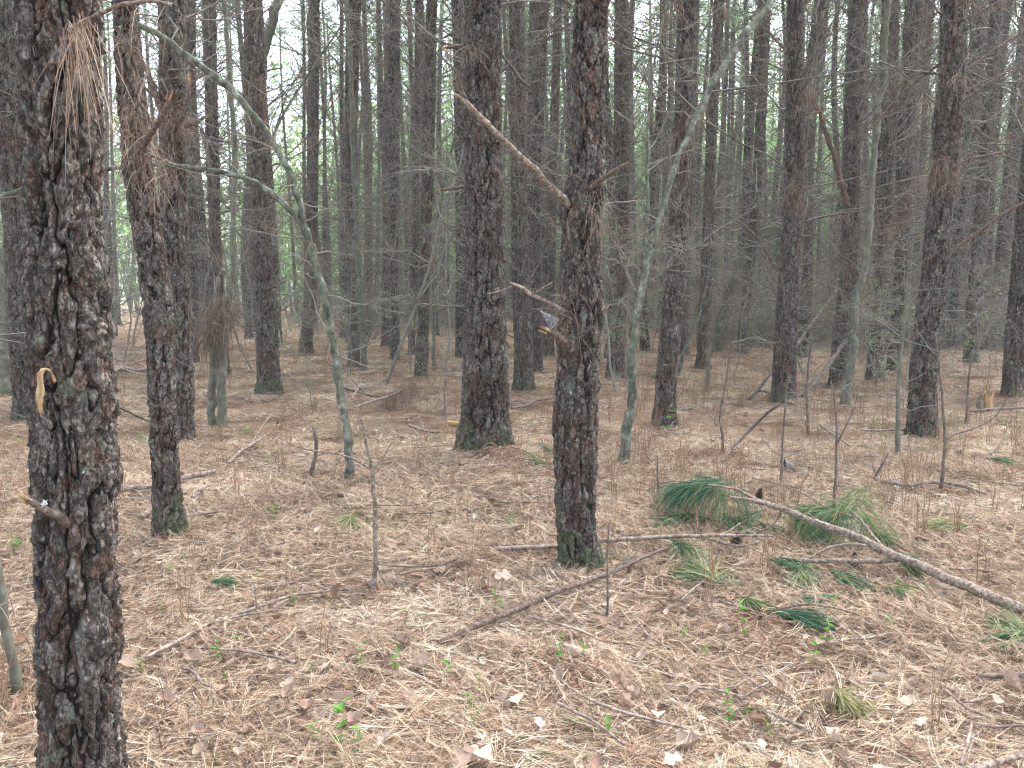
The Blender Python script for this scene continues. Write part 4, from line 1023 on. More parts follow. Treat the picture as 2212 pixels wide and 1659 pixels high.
sapling_obj([(1580, 740, 3), (1570, 810, 4), (1556, 892, 5), (1561, 940, 5.5), (1563, 990, 7)], 'crooked brown sapling with caught needles right of the slim leaning pine', 'dark', name='bare_seedling', cat='sapling', seed=24, twigs=9, twl=.4, moss=0, drape=110)
sapling_obj([(1752, 742, 3.5), (1746, 800, 4.5), (1743, 857, 5.5), (1744, 900, 6), (1746, 940, 8)], 'brown stem wrapped in dead needles right of the stout dark pine', 'dark', name='bare_seedling', cat='sapling', seed=25, twigs=8, twl=.4, moss=0, drape=80)
sapling_obj([(2100, 760, 3), (2095, 800, 4), (2090, 860, 5), (2085, 922, 6)], 'bare upright stem left of the orange rotten stump', 'dark', name='bare_seedling', cat='sapling', seed=26, twigs=7, twl=.35, moss=0)
sapling_obj([(1420, 985, 3), (1421, 1040, 4), (1420, 1080, 5)], 'tiny bare twig stem behind the green pine bough', 'dark', name='bare_seedling', cat='sapling', seed=27, twigs=4, twl=.25, moss=0)
sapling_obj([(1316, 1130, 3), (1312, 1200, 4), (1313, 1280, 5), (1312, 1345, 6)], 'slender leafless stem standing close behind the long fallen stick', 'dark', name='bare_seedling', cat='sapling', seed=28, twigs=5, twl=.25, moss=0)
sapling_obj([(8, 540, 24), (8, 600, 24), (8, 700, 24), (10, 800, 25), (12, 840, 28), (12, 856, 32)], 'grey smooth trunk at the left edge behind the nearest pine', 'grey', seed=29, twigs=8, drape=40)
sapling_obj([(25, 505, 10), (30, 600, 11), (33, 700, 12), (36, 800, 13), (40, 870, 15), (42, 892, 18)], 'thin grey stem at the left edge beside a smooth grey trunk', 'grey', seed=30, twigs=8, drape=60)
sapling_obj([(-22, 1120, 17), (-10, 1190, 17), (2, 1270, 18), (12, 1345, 19), (24, 1420, 20), (36, 1490, 24), (40, 1518, 28)], 'bent grey stem cut by the left edge low beside the nearest pine', 'grey', seed=31, twigs=0, drape=50)
S9, _ = sapling_obj([(781, 905, 4), (790, 952, 6), (800, 1000, 9), (806, 1050, 9), (810, 1090, 10), (810, 1183, 10), (809, 1240, 11), (806, 1290, 15)],
    'broken thin sapling with a split pale top and one long branch, left of centre', 'limb', name='broken_sapling', seed=32, twigs=5, twl=.3, moss=0,
    forks=[[(812, 1091, 4), (860, 1091, 3.4), (907, 1088, 3), (977, 1067, 2.5), (1000, 1055, 2), (1020, 1040, 1.5)], [(796, 1012, 4.5), (767, 993, 4), (733, 982, 4), (697, 976, 3.5), (640, 965, 3), (585, 935, 2.5)], ['stick', (790, 960, 5), (784, 930, 3.5), (775, 890, 2.5), (768, 865, 1.5)], [(812, 1215, 5), (826, 1250, 4.5), (850, 1280, 3.5)]][:4])

fx_, fy_ = [], []
for (x, y), w in [((v['base'][0], v['base'][1]), v['path'][0, 3]) for v in PINES.values()] + [(p, .17) for p in spots if p[1] < 27]:
    for a in np.arange(0, 6.28, .5)+rng.random()*.4:
        rr_ = w+rng.uniform(.0, .09); fx_.append(x+math.cos(a)*rr_); fy_.append(y+math.sin(a)*rr_)
fx_, fy_ = np.array(fx_), np.array(fy_); n = len(fx_); s = rng.uniform(.35, .8, n)
scatter_object('needles_banked_at_feet', tp, M['tuft'], np.stack([fx_, fy_, gh(fx_, fy_)-.01], -1), np.stack([0*fx_, 0*fx_, rng.random(n)*6.28], -1), np.stack([s, s, s*.8], -1), rng.integers(0, 3, n),
               'dead needles banked up round the feet of the pines', 'dead needles')

# ---- limbs of the near pines (parts of their trees)
def limb(key, pts, name='dead_branch', mat='limbdark', drape=0, dY=0, **k):
    t = PINES[key]; m = None
    o, Q = traced(name, [(p[0], p[1], p[2], (p[3] if len(p) > 3 else 0)+dY) for p in pts], M[mat], t['root'], Y=t['Y'], origin=t['base'], **k)
    return o, Q
def snapped(key, pts, dY=0, **k):
    """a stub whose broken end shows raw wood"""
    o, Q = limb(key, pts, 'broken_branch', dY=dY, **k)
    e = Q[-2, :3]; d = nrm(Q[-2, :3]-Q[-5, :3]); r0 = Q[-2, 3]; m = MB(); P, R = [], []
    for i in range(7):
        o_ = rng.normal(0, r0*.45, 3); P.append([e+o_-d*r0*.5, e+o_+d*r0*rng.uniform(.8, 2.2), e+o_*1.2+d*r0*rng.uniform(2.3, 3.6)]); R.append([r0*.45, r0*.3, r0*.06])
    m.add(*tubes(np.array(P), np.array(R), 5)); og = np.array(PINES[key]['root'].location)
    link('splinters', m.mesh('splinters', M['wood'], origin=og), o)
    return o, Q
r15 = .09
limb('T15', [(1240, 455, 16, -.02), (1222, 434, 15, -.10), (1188, 400, 14, -.15), (1152, 364, 14, -.2), (1110, 322, 13, -.22), (1065, 280, 13, -.25), (1015, 231, 12, -.3), (1000, 216, 9, -.3), (981, 203, 7, -.32)], wig=.35, sides=12, mat='limb')
limb('T15', [(1017, 233, 7, -.3), (1008, 215, 5, -.3), (1000, 196, 4, -.3)])
snapped('T15', [(1270, 410, 12, -.08), (1290, 394, 11, -.12), (1310, 380, 10, -.15), (1332, 366, 9, -.17), (1348, 357, 7, -.18)])
limb('T15', [(1232, 680, 11, -.03), (1212, 668, 10, -.1), (1182, 653, 9, -.12), (1152, 637, 9, -.15), (1125, 622, 8, -.15), (1102, 611, 6, -.16)], mat='stick')
limb('T15', [(1110, 616, 4, -.15), (1085, 627, 3, -.16), (1052, 635, 2, -.2)], name='twig', mat='stick')
limb('T15', [(1152, 636, 4, -.15), (1172, 622, 3, -.2), (1195, 609, 2, -.2)], name='twig', mat='stick')
snapped('T15', [(1240, 755, 18, -.03), (1225, 742, 17, -.09), (1205, 725, 15, -.13), (1184, 714, 12, -.16)])
snapped('T15', [(1288, 680, 7, -.05), (1300, 672, 6, -.07), (1310, 664, 5, -.08)])
snapped('T11', [(1012, 101, 9, 0), (990, 101, 8, 0), (964, 103, 6, 0)], dY=.1)
snapped('T11', [(1012, 404, 7, 0), (985, 406, 7, 0), (953, 411, 5, 0)], dY=.1)
limb('T11', [(1085, 120, 7), (1110, 150, 7), (1128, 175, 6), (1145, 190, 4)], dY=.1)
limb('T15', [(1232, 15, 9, .05), (1218, -2, 9, .05), (1205, -20, 8, .05)])
snapped('T2', [(303, 330, 15, -.08), (315, 305, 14, -.14), (332, 280, 13, -.2), (352, 250, 12, -.25), (367, 214, 10, -.28)])
limb('T2', [(352, 252, 4, -.25), (380, 222, 3, -.3), (430, 205, 2.5, -.3), (480, 192, 1.5, -.35)], name='twig')
snapped('T2', [(314, 342, 6, -.1), (330, 338, 5, -.15), (352, 346, 3.5, -.15)])
snapped('T3', [(388, 266, 13, -.1), (398, 240, 12, -.2), (405, 210, 11, -.22), (406, 172, 10, -.22)])
snapped('T3', [(400, 276, 8, -.1), (420, 266, 7, -.15), (446, 251, 6, -.15)])
limb('T3', [(347, 235, 14, -.12), (336, 200, 13, -.15), (315, 150, 12, -.2), (296, 104, 10, -.25), (285, 60, 8, -.3)])
limb('T2', [(262, 175, 9, -.1), (262, 145, 8, -.14), (259, 132, 7, -.14)])
snapped('T2', [(316, 160, 6, .1), (338, 250, 8, .1), (318, 225, 8, .1)][:1] + [(300, 215, 6, -.1), (318, 245, 8, -.1), (333, 280, 8, -.1)])
limb('T4', [(434, 276, 8), (447, 320, 9), (457, 370, 9), (465, 406, 8)], dY=-.2)
snapped('T1', [(148, 1130, 24, -.08), (120, 1110, 19, -.12), (90, 1096, 17, -.14), (58, 1079, 12, -.16)])
o_, Q_ = traced('torn_wood_strip', [(118, 824, 6, -.11), (109, 803, 8, -.135), (97, 797, 7, -.15), (89, 806, 10, -.155), (88, 830, 12, -.15), (85, 858, 11, -.145), (88, 884, 9, -.14), (90, 902, 2, -.135)], M['wood'], PINES['T1']['root'], Y=PINES['T1']['Y'], sides=6, wig=.45, lump=.7)
limb('T1', [(226, 705, 12, -.04), (221, 702, 12, -.085), (219, 700, 9, -.1)], mat='limb')
o_, Q_ = limb('T1', [(150, 66, 6, -.14), (172, 50, 8, -.2), (210, 33, 9, -.25), (240, 18, 9, -.27), (266, 9, 9, -.28), (315, 4, 8, -.3), (345, 6, 7.5, -.3), (371, 10, 7, -.3)], mat='limb')
m = MB()
n = 80; k = np.clip((rng.random(n)**1.5*len(Q_)*.40).astype(int), 0, len(Q_)-1)
d = np.stack([rng.normal(.04, .24, n)*np.repeat(rng.uniform(.3, 1.6, n//8+1), 8)[:n], rng.normal(-.03, .16, n), rng.uniform(-1.2, -.1, n)], -1)
needles(m, Q_[k, :3]+rng.normal(0, .012, (n, 3)), d, rng.uniform(.05, .21, n), rng.uniform(.2, 1.1, n), .0017, np.clip(rng.normal(.6, .25, n), 0, 1), K=6)
link('hanging_needles', m.mesh('hanging_needles', M['drape'], origin=PINES['T1']['base']), PINES['T1']['root'])['kind'] = 'stuff'
# scattered needle bunches on trunk junctions
def bunch(key, spots_, n=120, R=.05, wid=.003, tint=(.5, .2), dY=-.1):
    m = MB(); t = PINES[key]
    for (px, py) in spots_:
        c = at(px, py, t['Y']+dY); b = c+rng.normal(0, R, (n, 3))
        b[:, 2] += rng.normal(0, R*.9, n); d = rng.normal(size=(n, 3))*[.7, .7, .7]; d[:, 2] -= .15; d[:, 1] -= .2
        needles(m, b, d, rng.uniform(.08, .22, n), rng.uniform(.2, 1.3, n), wid, np.clip(rng.normal(*tint, n), 0, 1), K=4)
    link('caught_needles', m.mesh('caught_needles', M['drape'], origin=t['base']), t['root'])['kind'] = 'stuff'
bunch('T2', [(285, 220), (290, 270), (310, 335), (325, 355), (275, 70)], 70)
bunch('T3', [(378, 270), (355, 235), (390, 255)], 110)
bunch('T15', [(1230, 690), (1225, 650), (1283, 420), (1292, 470)], 26, .025, .0022)
bunch('T21', [(1740, 195), (1745, 210), (1712, 400), (1716, 440)], 170, .06)
bunch('T5', [(567, 200), (572, 240), (560, 190), (575, 480)], 180, .09)
bunch('T23', [(1836, 600), (1825, 700), (1840, 520), (1812, 560), (1860, 480), (1850, 640)], 260, .16)
bunch('T16', [(1340, 560), (1330, 620), (1335, 680), (1325, 730), (1345, 500)], 260, .14)
bunch('T26', [(2022, 360), (2040, 370), (2052, 380)], 90, .05)
bunch('T10', [(925, 345), (932, 560)], 110, .07); bunch('T12', [(1110, 230), (1125, 210), (1120, 430)], 120, .07)
bunch('T6', [(670, 640), (665, 690), (660, 600), (680, 560)], 240, .16); bunch('T24', [(1905, 420), (1900, 500), (1888, 600), (1930, 460), (1880, 540)], 300, .2); bunch('T22', [(1760, 560), (1752, 640)], 220, .2); bunch('T20', [(1600, 600), (1590, 660)], 220, .2); bunch('T27', [(2110, 600), (2100, 680)], 220, .2)
bunch('T18', [(1520, 640), (1518, 700), (1530, 400)], 240, .16); bunch('T4', [(468, 560), (462, 480), (470, 420)], 200, .10); bunch('T25', [(1950, 450), (1940, 480)], 160, .14)
limb('T23', [(1832, 445, 12, -.12), (1821, 400, 12, -.3), (1812, 375, 12, -.4), (1800, 330, 11, -.5), (1787, 290, 11, -.6), (1770, 245, 10, -.7), (1750, 203, 9, -.8)], wig=.5)
limb('T26', [(2042, 552, 9, -.1), (2085, 522, 8.5, -.2), (2130, 490, 8, -.3), (2170, 462, 7.5, -.4), (2225, 432, 6, -.5)])
limb('T26', [(2075, 160, 6, 0), (2120, 128, 5.5, 0), (2160, 100, 5, 0), (2225, 62, 3.5, 0)]); limb('T26', [(2070, 205, 5, .1), (2120, 180, 4.5, .1), (2190, 148, 3, .1)])
limb('T26', [(2072, 52, 6, 0), (2110, 30, 5, 0), (2165, 0, 4, 0)]); limb('T26', [(2060, 362, 6, -.1), (2100, 342, 5.5, -.15), (2150, 332, 4.5, -.2), (2190, 318, 3, -.2)])
limb('T26', [(2045, 126, 6, .1), (2000, 160, 6, .2), (1960, 192, 6, .25), (1927, 224, 5.5, .3), (1895, 262, 5, .3), (1864, 296, 4, .3)])
limb('T27', [(2135, 300, 8), (2110, 280, 7), (2085, 252, 6)], dY=-.2)
limb('T21', [(1700, 110, 6), (1680, 90, 5.5), (1650, 60, 4), (1620, 40, 3)], dY=-.1)
limb('T21', [(1690, 595, 7, 0), (1665, 560, 7, .1), (1640, 520, 6, .1), (1610, 490, 5, .1), (1560, 455, 3.5, .1)])
limb('T10', [(918, 90, 6), (890, 62, 6), (860, 38, 5), (820, -5, 4)], dY=-.1); limb('T10', [(942, 88, 6), (965, 78, 5), (1003, 58, 4)], dY=-.1); limb('T10', [(910, 160, 6), (888, 142, 5.5), (870, 128, 4)], dY=-.1)
limb('T13', [(1140, 120, 7), (1165, 100, 7), (1195, 76, 6), (1240, 46, 4.5)], dY=.2)
limb('T7', [(760, 350, 6), (780, 320, 6), (795, 300, 5), (812, 268, 3)], dY=-.2) if False else None
# sticks that lean against pines: things of their own
def stick(pts, label, mat='stick', name='fallen_branch', forks=(), Y=None, cat='fallen branch', twigs=0, **k):
    o, Q = traced(name, pts, M[mat], Y=Y, **k); tag(o, label, cat)
    if forks or twigs:
        base = Q[0, :3]; root = empty(name, base); o.name = 'main_stem'; mn = o
        for kk in ('label', 'category'): del mn[kk]
        mn.parent = root; mn.location = (0, 0, 0); root.name = name; tag(root, label, cat)
        for f in forks: traced('side_branch', f, M[mat], root, Y=Y)
        return root, Q
    return o, Q
stick([(1619, 862, 8, -.9), (1637, 843, 8, -.8), (1672, 797, 7.5, -.5), (1721, 745, 7.5, .5), (1752, 703, 8, .9), (1800, 640, 8, 1.5), (1846, 594, 7, 2.)], 'long dark dead pole leaning up to the right, crossing behind the stout dark pine', 'dark', Y=12.3, name='leaning_pole', cat='dead pole',
      forks=[[(1637, 843, 5, -.8), (1660, 848, 4, -.9), (1666, 858, 3, -.95)], [(1690, 660, 4, 1.4), (1700, 650, 3, 1.4)][:0] or [(1752, 703, 4, .9), (1790, 700, 3, 1.), (1830, 690, 2, 1.)]])
stick([(1733, 856, 8, -.6), (1757, 832, 8, -.4), (1794, 783, 9, 0), (1815, 752, 9, .3), (1836, 724, 8, .5), (1850, 690, 8, .7)], 'dead pole leaning against the foot of the pine behind the dead limb', 'dark', Y=12.2, name='leaning_pole', cat='dead pole')
stick([(1560, 998, 5, 0), (1582, 968, 6, .08), (1616, 934, 6, .2), (1650, 900, 6, .35), (1682, 872, 5, .5)], 'thin dark stick rising to the right towards the foot of the stout dark pine', 'dark')
stick([(672, 1040, 9), (674, 1015, 9), (683, 980, 8.5), (682, 945, 8), (679, 922, 8)], 'short dark stub stick standing upright left of the broken sapling', 'dark', Y=on_h(672, 1040)[1], name='upright_stick', cat='stick')
stick([(240, 872, 5, .35), (285, 893, 5, .2), (325, 912, 5, .05)], 'thin straight stick between the nearest pine and the leaning curved pine', 'dark')

# ---- fallen wood
stick([(1068, 1185, 9, .015), (1130, 1183, 10, .02), (1200, 1180, 10, .02), (1260, 1172, 10, .03), (1310, 1168, 10, .04), (1430, 1160, 9, .06), (1520, 1157, 8, .08), (1600, 1157, 7, .08), (1668, 1157, 6, .08)],
      'long straight stick lying behind the foot of the reddish kinked pine', 'stick', wig=.25, forks=[[(1560, 1157, 4, .08), (1600, 1130, 4, .1), (1630, 1098, 3, .15)][:2]])
stick([(945, 1390, 9, .0), (985, 1372, 12, .01), (1040, 1348, 13, .02), (1120, 1315, 13, .02), (1180, 1288, 12, .02), (1250, 1262, 11, .02), (1310, 1240, 10, .03), (1370, 1213, 9, .04), (1440, 1183, 7, .06)],
      'long brown stick lying diagonally in front of the reddish kinked pine', 'limbdark', wig=.3)
B3, B3q = traced('fallen_bough', [(2245, 1330, 24, .02), (2212, 1318, 24, .02), (2140, 1288, 23, .04), (2050, 1250, 22, .06), (1990, 1222, 20, .08), (1930, 1200, 19, .1), (1850, 1160, 17, .14), (1780, 1135, 15, .18), (1730, 1115, 14, .2), (1685, 1097, 12, .22), (1633, 1083, 9, .24), (1577, 1074, 6, .25)], M['limb'], wig=.2, sides=14, n=110)
Broot = empty('fallen_pine_bough', B3q[0, :3]); B3.name = 'main_limb'; B3.parent = Broot; B3.location = (0, 0, 0)
tag(Broot, 'big freshly fallen pine bough with green needle tufts, lying in from the right edge', 'fallen bough')
def bb(name, pts, **k): return traced(name, pts, M['limb'], Broot, **k)
bb('side_branch', [(1686, 1098, 8, .22), (1665, 1088, 7.5, .23), (1637, 1080, 7, .25), (1610, 1066, 6.5, .27), (1591, 1057, 6, .28), (1550, 1049, 5, .28), (1530, 1047, 4, .28)], wig=.3)
bb('side_branch', [(1948, 1206, 12, .09), (1924, 1210, 12, .08), (1880, 1213, 11, .07), (1830, 1211, 10, .06), (1742, 1211, 9, .05), (1710, 1208, 8, .04), (1686, 1203, 6, .04)], wig=.3)
bb('side_branch', [(1895, 1180, 6, .12), (1840, 1176, 6, .14), (1795, 1182, 6, .12), (1760, 1200, 5, .07), (1735, 1216, 4, .03)], wig=.5)
bb('side_branch', [(1905, 1178, 6, .12), (1880, 1150, 6, .16), (1860, 1124, 5.5, .2), (1842, 1106, 4, .24)], wig=.4)
bb('side_branch', [(1688, 1101, 6, .2), (1680, 1120, 6, .14), (1662, 1138, 5, .1), (1635, 1152, 4, .05)], wig=.5)
bb('side_branch', [(1848, 1118, 4, .2), (1790, 1098, 4, .2), (1740, 1068, 3.5, .2), (1700, 1052, 2.5, .2), (1660, 1010, 1.5, .22)][:4], wig=.5)
bb('side_branch', [(1640, 1170, 6, .03), (1600, 1180, 6, .03), (1560, 1172, 6, .04), (1520, 1162, 5, .04)], wig=.4)
bb('side_branch', [(1770, 1130, 4, .18), (1757, 1118, 4, .23), (1747, 1110, 3, .26)][:3], wig=.3)
bb('side_branch', [(2018, 1243, 4, .05), (1995, 1258, 3.5, .02), (1975, 1270, 3, .01)], wig=.3)
def tuft(pts_b, pts_t, n=170, spread=.42, L=(.12, .23), h0=.03, h1=.04, tint=(.4, .2), droop=.3, parent=None, label=None, name='green_needle_tuft', wid=.0028):
    n = int(n*1.1)
    a = on_h(*pts_b, h0+.045); b = on_h(*pts_t, h1+.04); ax_ = b-a; ln = np.linalg.norm(ax_); ax_ = ax_/ln
    Lk = min(L[1], ln*.9); st = max(0, ln-Lk*.9)
    t = rng.random(n)**.8*st; base = a+ax_*t[:, None]+rng.normal(0, .004, (n, 3))
    d = ax_[None]+rng.normal(0, spread, (n, 3))*[1, 1, .55]; d[:, 2] = np.maximum(d[:, 2], -.12) + .08
    m = MB(); needles(m, base, d, rng.uniform(Lk*.7, Lk*1.05, n), np.abs(rng.normal(droop, .15, n)), wid, np.clip(rng.normal(tint[0]+.08, tint[1]+.08, n), 0, 1), K=5)
    v = m.v[0]; zf = gh(v[:, 0], v[:, 1])+.045*rng.uniform(.8, 1.3, len(v)); v[:, 2] = np.maximum(v[:, 2], zf)
    m.add(*tubes(np.array([a, a+ax_*st*.5, a+ax_*(st+.01)]), np.array([.004, .004, .003]), 6), mat=1)
    org = np.array(parent.location) if parent else a
    o = link(name, m.mesh(name, [M['green'], M['limb']], origin=org), parent, None if parent else org)
    if label: tag(o, label, 'pine sprig')
    return o
G = dict(parent=Broot)
# the big drooping brush at the bough's tip
def spray(px, py, hh, n, dx, dz, tm, L0=.13, L1=.24, sp=.32):
    a = on_h(px, py, hh); m = MB(); nf = n//3
    c = a+rng.normal(0, .03, (nf, 3))*[1.6, 1, .5]; d = np.stack([rng.normal(dx, sp, nf), rng.normal(-.25, sp, nf), rng.normal(dz, sp*.8, nf)], -1); L = rng.uniform(L0, L1, nf); dr = rng.uniform(.1, 1.1, nf); t = np.clip(rng.normal(tm, .22, nf), 0, 1)
    for _ in range(3): needles(m, c, nrm(d)+rng.normal(0, .07, (nf, 3)), L*rng.uniform(.9, 1.05, nf), dr, .0021, t, K=6)
    v = m.v; 
    for q in v: q[:, 2] = np.maximum(q[:, 2], gh(q[:, 0], q[:, 1])+.028)
    link('green_needle_tuft', m.mesh('green_needle_tuft', M['green'], origin=Broot.location), Broot)
for a_ in [(1556, 1046, .29, 210, -.9, .25, .35), (1538, 1047, .28, 240, -1, .1, .35), (1516, 1048, .27, 240, -1, 0, .3), (1496, 1052, .25, 200, -1, -.05, .3), (1560, 1062, .24, 150, -.3, -.5, .6), (1480, 1058, .22, 120, -1, .15, .25),
           (1838, 1098, .26, 210, -.4, .1, .62), (1826, 1110, .22, 210, -.8, 0, .55), (1800, 1100, .24, 180, -1, -.1, .6), (1770, 1100, .2, 120, -.9, .1, .5), (1722, 1104, .2, 170, .7, -.1, .5), (1735, 1110, .18, 120, .5, -.3, .6), (1846, 1084, .28, 120, .3, .5, .7), (1856, 1112, .2, 130, .5, -.3, .7), (1598, 1062, .24, 90, .2, -.5, .4)]: spray(*a_)
tuft((1890, 1182), (2000, 1222), 260, .16, h0=.1, h1=.07, **G)
tuft((1520, 1108), (1400, 1142), 300, .3, tint=(.3, .2), **G); tuft((1535, 1120), (1445, 1120), 240, .3, tint=(.3, .2), **G); tuft((1650, 1100), (1580, 1135), 200, .35, tint=(.25, .15), **G)
tuft((1560, 1108), (1620, 1150), 200, .4, tint=(.3, .2), **G); tuft((1720, 1110), (1760, 1150), 220, .35, tint=(.3, .2), **G); tuft((1660, 1205), (1775, 1245), 300, .25, tint=(.35, .2), **G)
tuft((1728, 1222), (1742, 1270), 220, .35, tint=(.5, .2), L=(.12, .17), **G); tuft((1790, 1232), (1878, 1272), 260, .25, tint=(.35, .2), **G); tuft((1640, 1130), (1690, 1150), 150, .4, **G)
tuft((1885, 1150), (1935, 1180), 160, .4, tint=(.5, .2), **G)
tuft((1655, 1318), (1795, 1340), 320, .14, tint=(.15, .12), label='dark blue green pine sprig lying flat under a bent stick')
tuft((1805, 1288), (1722, 1300), 200, .2, tint=(.25, .15), label='short green pine sprig lying among brown needles below the bough')
tuft((2225, 1378), (2140, 1330), 330, .38, tint=(.5, .2), label='bright green pine tuft at the right edge below the bough')
tuft((2235, 1368), (2158, 1392), 280, .3, tint=(.45, .2), label='bright green pine tuft at the right edge, lowest of the pair')
tuft((2095, 1135), (1985, 1132), 260, .28, tint=(.75, .15), label='yellow green pine sprig lying in the open right of the bough')
tuft((1560, 1260), (1480, 1210), 260, .5, tint=(.55, .25), label='sparse green needles scattered left of the bough')
tuft((1450, 1165), (1520, 1215), 240, .45, tint=(.35, .2), label='green sprig under the right end of the long straight stick')
tuft((1600, 1290), (1660, 1320), 200, .35, tint=(.55, .25), label='fine green needles beside the bent stick')
tuft((1905, 1268), (1980, 1285), 160, .3, tint=(.6, .2), label='thin green sprig below the middle of the bough')
tuft((1125, 970), (1172, 1000), 170, .12, L=(.2, .32), tint=(.55, .2), label='blue green sprig fanned on the ground right of the broadest pine')
tuft((1165, 955), (1192, 985), 150, .25, L=(.15, .3), tint=(.3, .15), label='small upright looking green sprig right of the broadest pine')
tuft((760, 1108), (752, 1140), 150, .4, L=(.1, .17), tint=(.75, .15), label='pale green sprig lying left of the broken sapling')
tuft((455, 1258), (510, 1248), 150, .2, L=(.1, .17), tint=(.4, .15), label='little green grass like sprig left of the broken sapling')
tuft((2140, 990), (2200, 1002), 170, .3, L=(.2, .3), tint=(.4, .15), label='green sprig on the ground right of the kinked pine')
tuft((1060, 762), (1085, 770), 120, .4, L=(.25, .4), tint=(.2, .1), label='far dark sprig between the middle trunks') if False else None
tuft((1800, 1490), (1850, 1530), 130, .4, L=(.1, .16), tint=(1, .1), label='yellowing needle tuft low on the right')
tuft((1405, 812), (1425, 818), 200, .5, L=(.3, .4), tint=(.2, .1), h0=.1, label='dark green tuft behind the pale forked stem', wid=.006)
stick([(1187, 1442, 5, .03), (1210, 1470, 6, .02), (1240, 1491, 6, .02), (1290, 1518, 6.5, .02), (1345, 1537, 6.5, .02), (1420, 1558, 6.5, .02), (1480, 1573, 5, .02)], 'thin pale curved stick low in the middle, upper of two', 'stick')
stick([(1203, 1517, 5, .02), (1240, 1536, 7, .02), (1275, 1554, 7, .02), (1310, 1578, 7, .02), (1348, 1609, 5, .02)], 'rough grey stick low in the middle, lower of two', 'stick')
stick([(1437, 1480, 4, .02), (1500, 1484, 5, .02), (1570, 1495, 5.5, .02), (1620, 1512, 5, .02)], 'thin pale stick right of the two curved ones', 'stick')
stick([(1655, 1535, 7, .01), (1690, 1550, 8.5, .015), (1720, 1566, 9, .015), (1754, 1582, 6, .02)], 'reddish brown stick partly buried low right of the middle', 'limb')
stick([(315, 1422, 7, .02), (350, 1402, 9, .02), (385, 1386, 9, .02), (455, 1347, 9, .02), (546, 1316, 8, .03), (590, 1300, 7, .03), (640, 1284, 6, .03), (700, 1278, 5, .02), (765, 1270, 3, .02)], 'forked grey lichened branch lying right of the nearest pine', 'stick',
      forks=[[(455, 1348, 6, .03), (520, 1330, 5, .02), (600, 1318, 4, .02)], [(555, 1312, 4, .04), (552, 1290, 3, .1), (550, 1265, 2, .16)], [(640, 1284, 4, .03), (590, 1312, 4, .02), (660, 1302, 3, .02)][:2]])
stick([(240, 1062, 10, .03), (285, 1055, 11, .03), (325, 1049, 11, .04), (385, 1035, 11, .04), (430, 1025, 11, .04), (464, 1018, 9, .04)], 'spotted grey stick lying behind the leaning curved pine', 'stick')
stick([(415, 1075, 7, .02), (440, 1055, 7, .03), (460, 1040, 6, .03)], 'short brown stick lying below the spotted grey one', 'stick')
stick([(305, 1118, 11, .03), (318, 1108, 12, .03), (332, 1098, 11, .03)], 'stub of thick branch beside the foot of the leaning curved pine', 'limb')
stick([(1889, 1034, 8, .04), (1920, 1042, 8.5, .02), (1962, 1048, 8.5, .02), (1990, 1043, 8, .03), (2032, 1042, 8, .03), (2080, 1050, 7, .03), (2130, 1067, 5, .02)], 'dark bowed branch on the ground below the kinked pine, with an upright prong', 'twig',
      forks=[[(1888, 1034, 6, .04), (1897, 1018, 5, .1), (1908, 1000, 4.5, .17), (1920, 978, 3, .25)], [(1893, 1025, 3, .08), (1886, 1008, 2.5, .14), (1886, 992, 1.5, .18)][:3]])
stick([(1690, 1314, 4, .06), (1720, 1308, 5, .1), (1755, 1305, 5.5, .12), (1790, 1310, 5.5, .1), (1840, 1322, 5, .05), (1880, 1336, 4, .02)], 'bent thin stick arching over the dark green sprig', 'limb')
stick([(1512, 1196, 6, .02), (1525, 1218, 5.5, .02), (1540, 1248, 4.5, .02)], 'pale short stick left of the bough', 'stick')
stick([(1470, 1298, 4, .02), (1495, 1275, 4.5, .03), (1520, 1255, 4, .03)], 'forked grey twig left of the bough', 'stick')
stick([(1378, 1342, 3, .02), (1400, 1372, 4, .02), (1300, 1310, 3, .02)][:2]+[(1430, 1392, 4, .02), (1450, 1402, 4, .02)], 'little pale stick below the slender leafless stem', 'stick')
stick([(1140, 1330, 4, .02), (1190, 1343, 4.5, .02), (1240, 1358, 4.5, .02), (1290, 1380, 3.5, .02)], 'thin bare stick just below the long diagonal brown stick', 'stick')
stick([(1195, 1295, 2.5, .02), (1230, 1320, 3.5, .02), (1270, 1362, 3.5, .02)], 'thin twig crossing the bare stick below the diagonal one', 'stick')
stick([(1600, 1510, 5, .02), (1632, 1488, 5.5, .03), (1660, 1475, 4.5, .03)], 'crooked short stick right of the thin pale one', 'stick')
stick([(2075, 1652, 6, .02), (2092, 1600, 7, .02), (2100, 1560, 6, .03)], 'white lichened twig at the lower right corner', 'stick', forks=[[(2094, 1598, 5, .02), (2110, 1585, 4, .02), (2122, 1576, 3, .03)]])
stick([(2110, 1458, 9, .01), (2150, 1460, 10, .01), (2190, 1458, 10, .01), (2225, 1456, 9, .01)], 'dark stick with a pale green end at the right edge', 'dark')
stick([(2060, 1680, 16, .02), (2130, 1655, 16, .02), (2180, 1640, 15, .02), (2230, 1622, 14, .02)], 'thick brown stick cut by the lower right corner', 'limb')
stick([(1155, 955, 5, .02), (1110, 880, 4, .02)][:0]+[(1105, 882, 6, .03), (1140, 875, 6, .03), (1160, 865, 5.5, .04), (1195, 860, 4, .06)], 'forked dark stick between the grey barked pine and the kinked one', 'dark', forks=[[(1140, 875, 4, .03), (1115, 866, 4, .04), (1098, 872, 3, .03)]])
stick([(968, 913, 11, .03), (982, 915, 11, .03), (998, 917, 10, .03)], 'short thick dark stick end left of the broadest pine', 'rot')
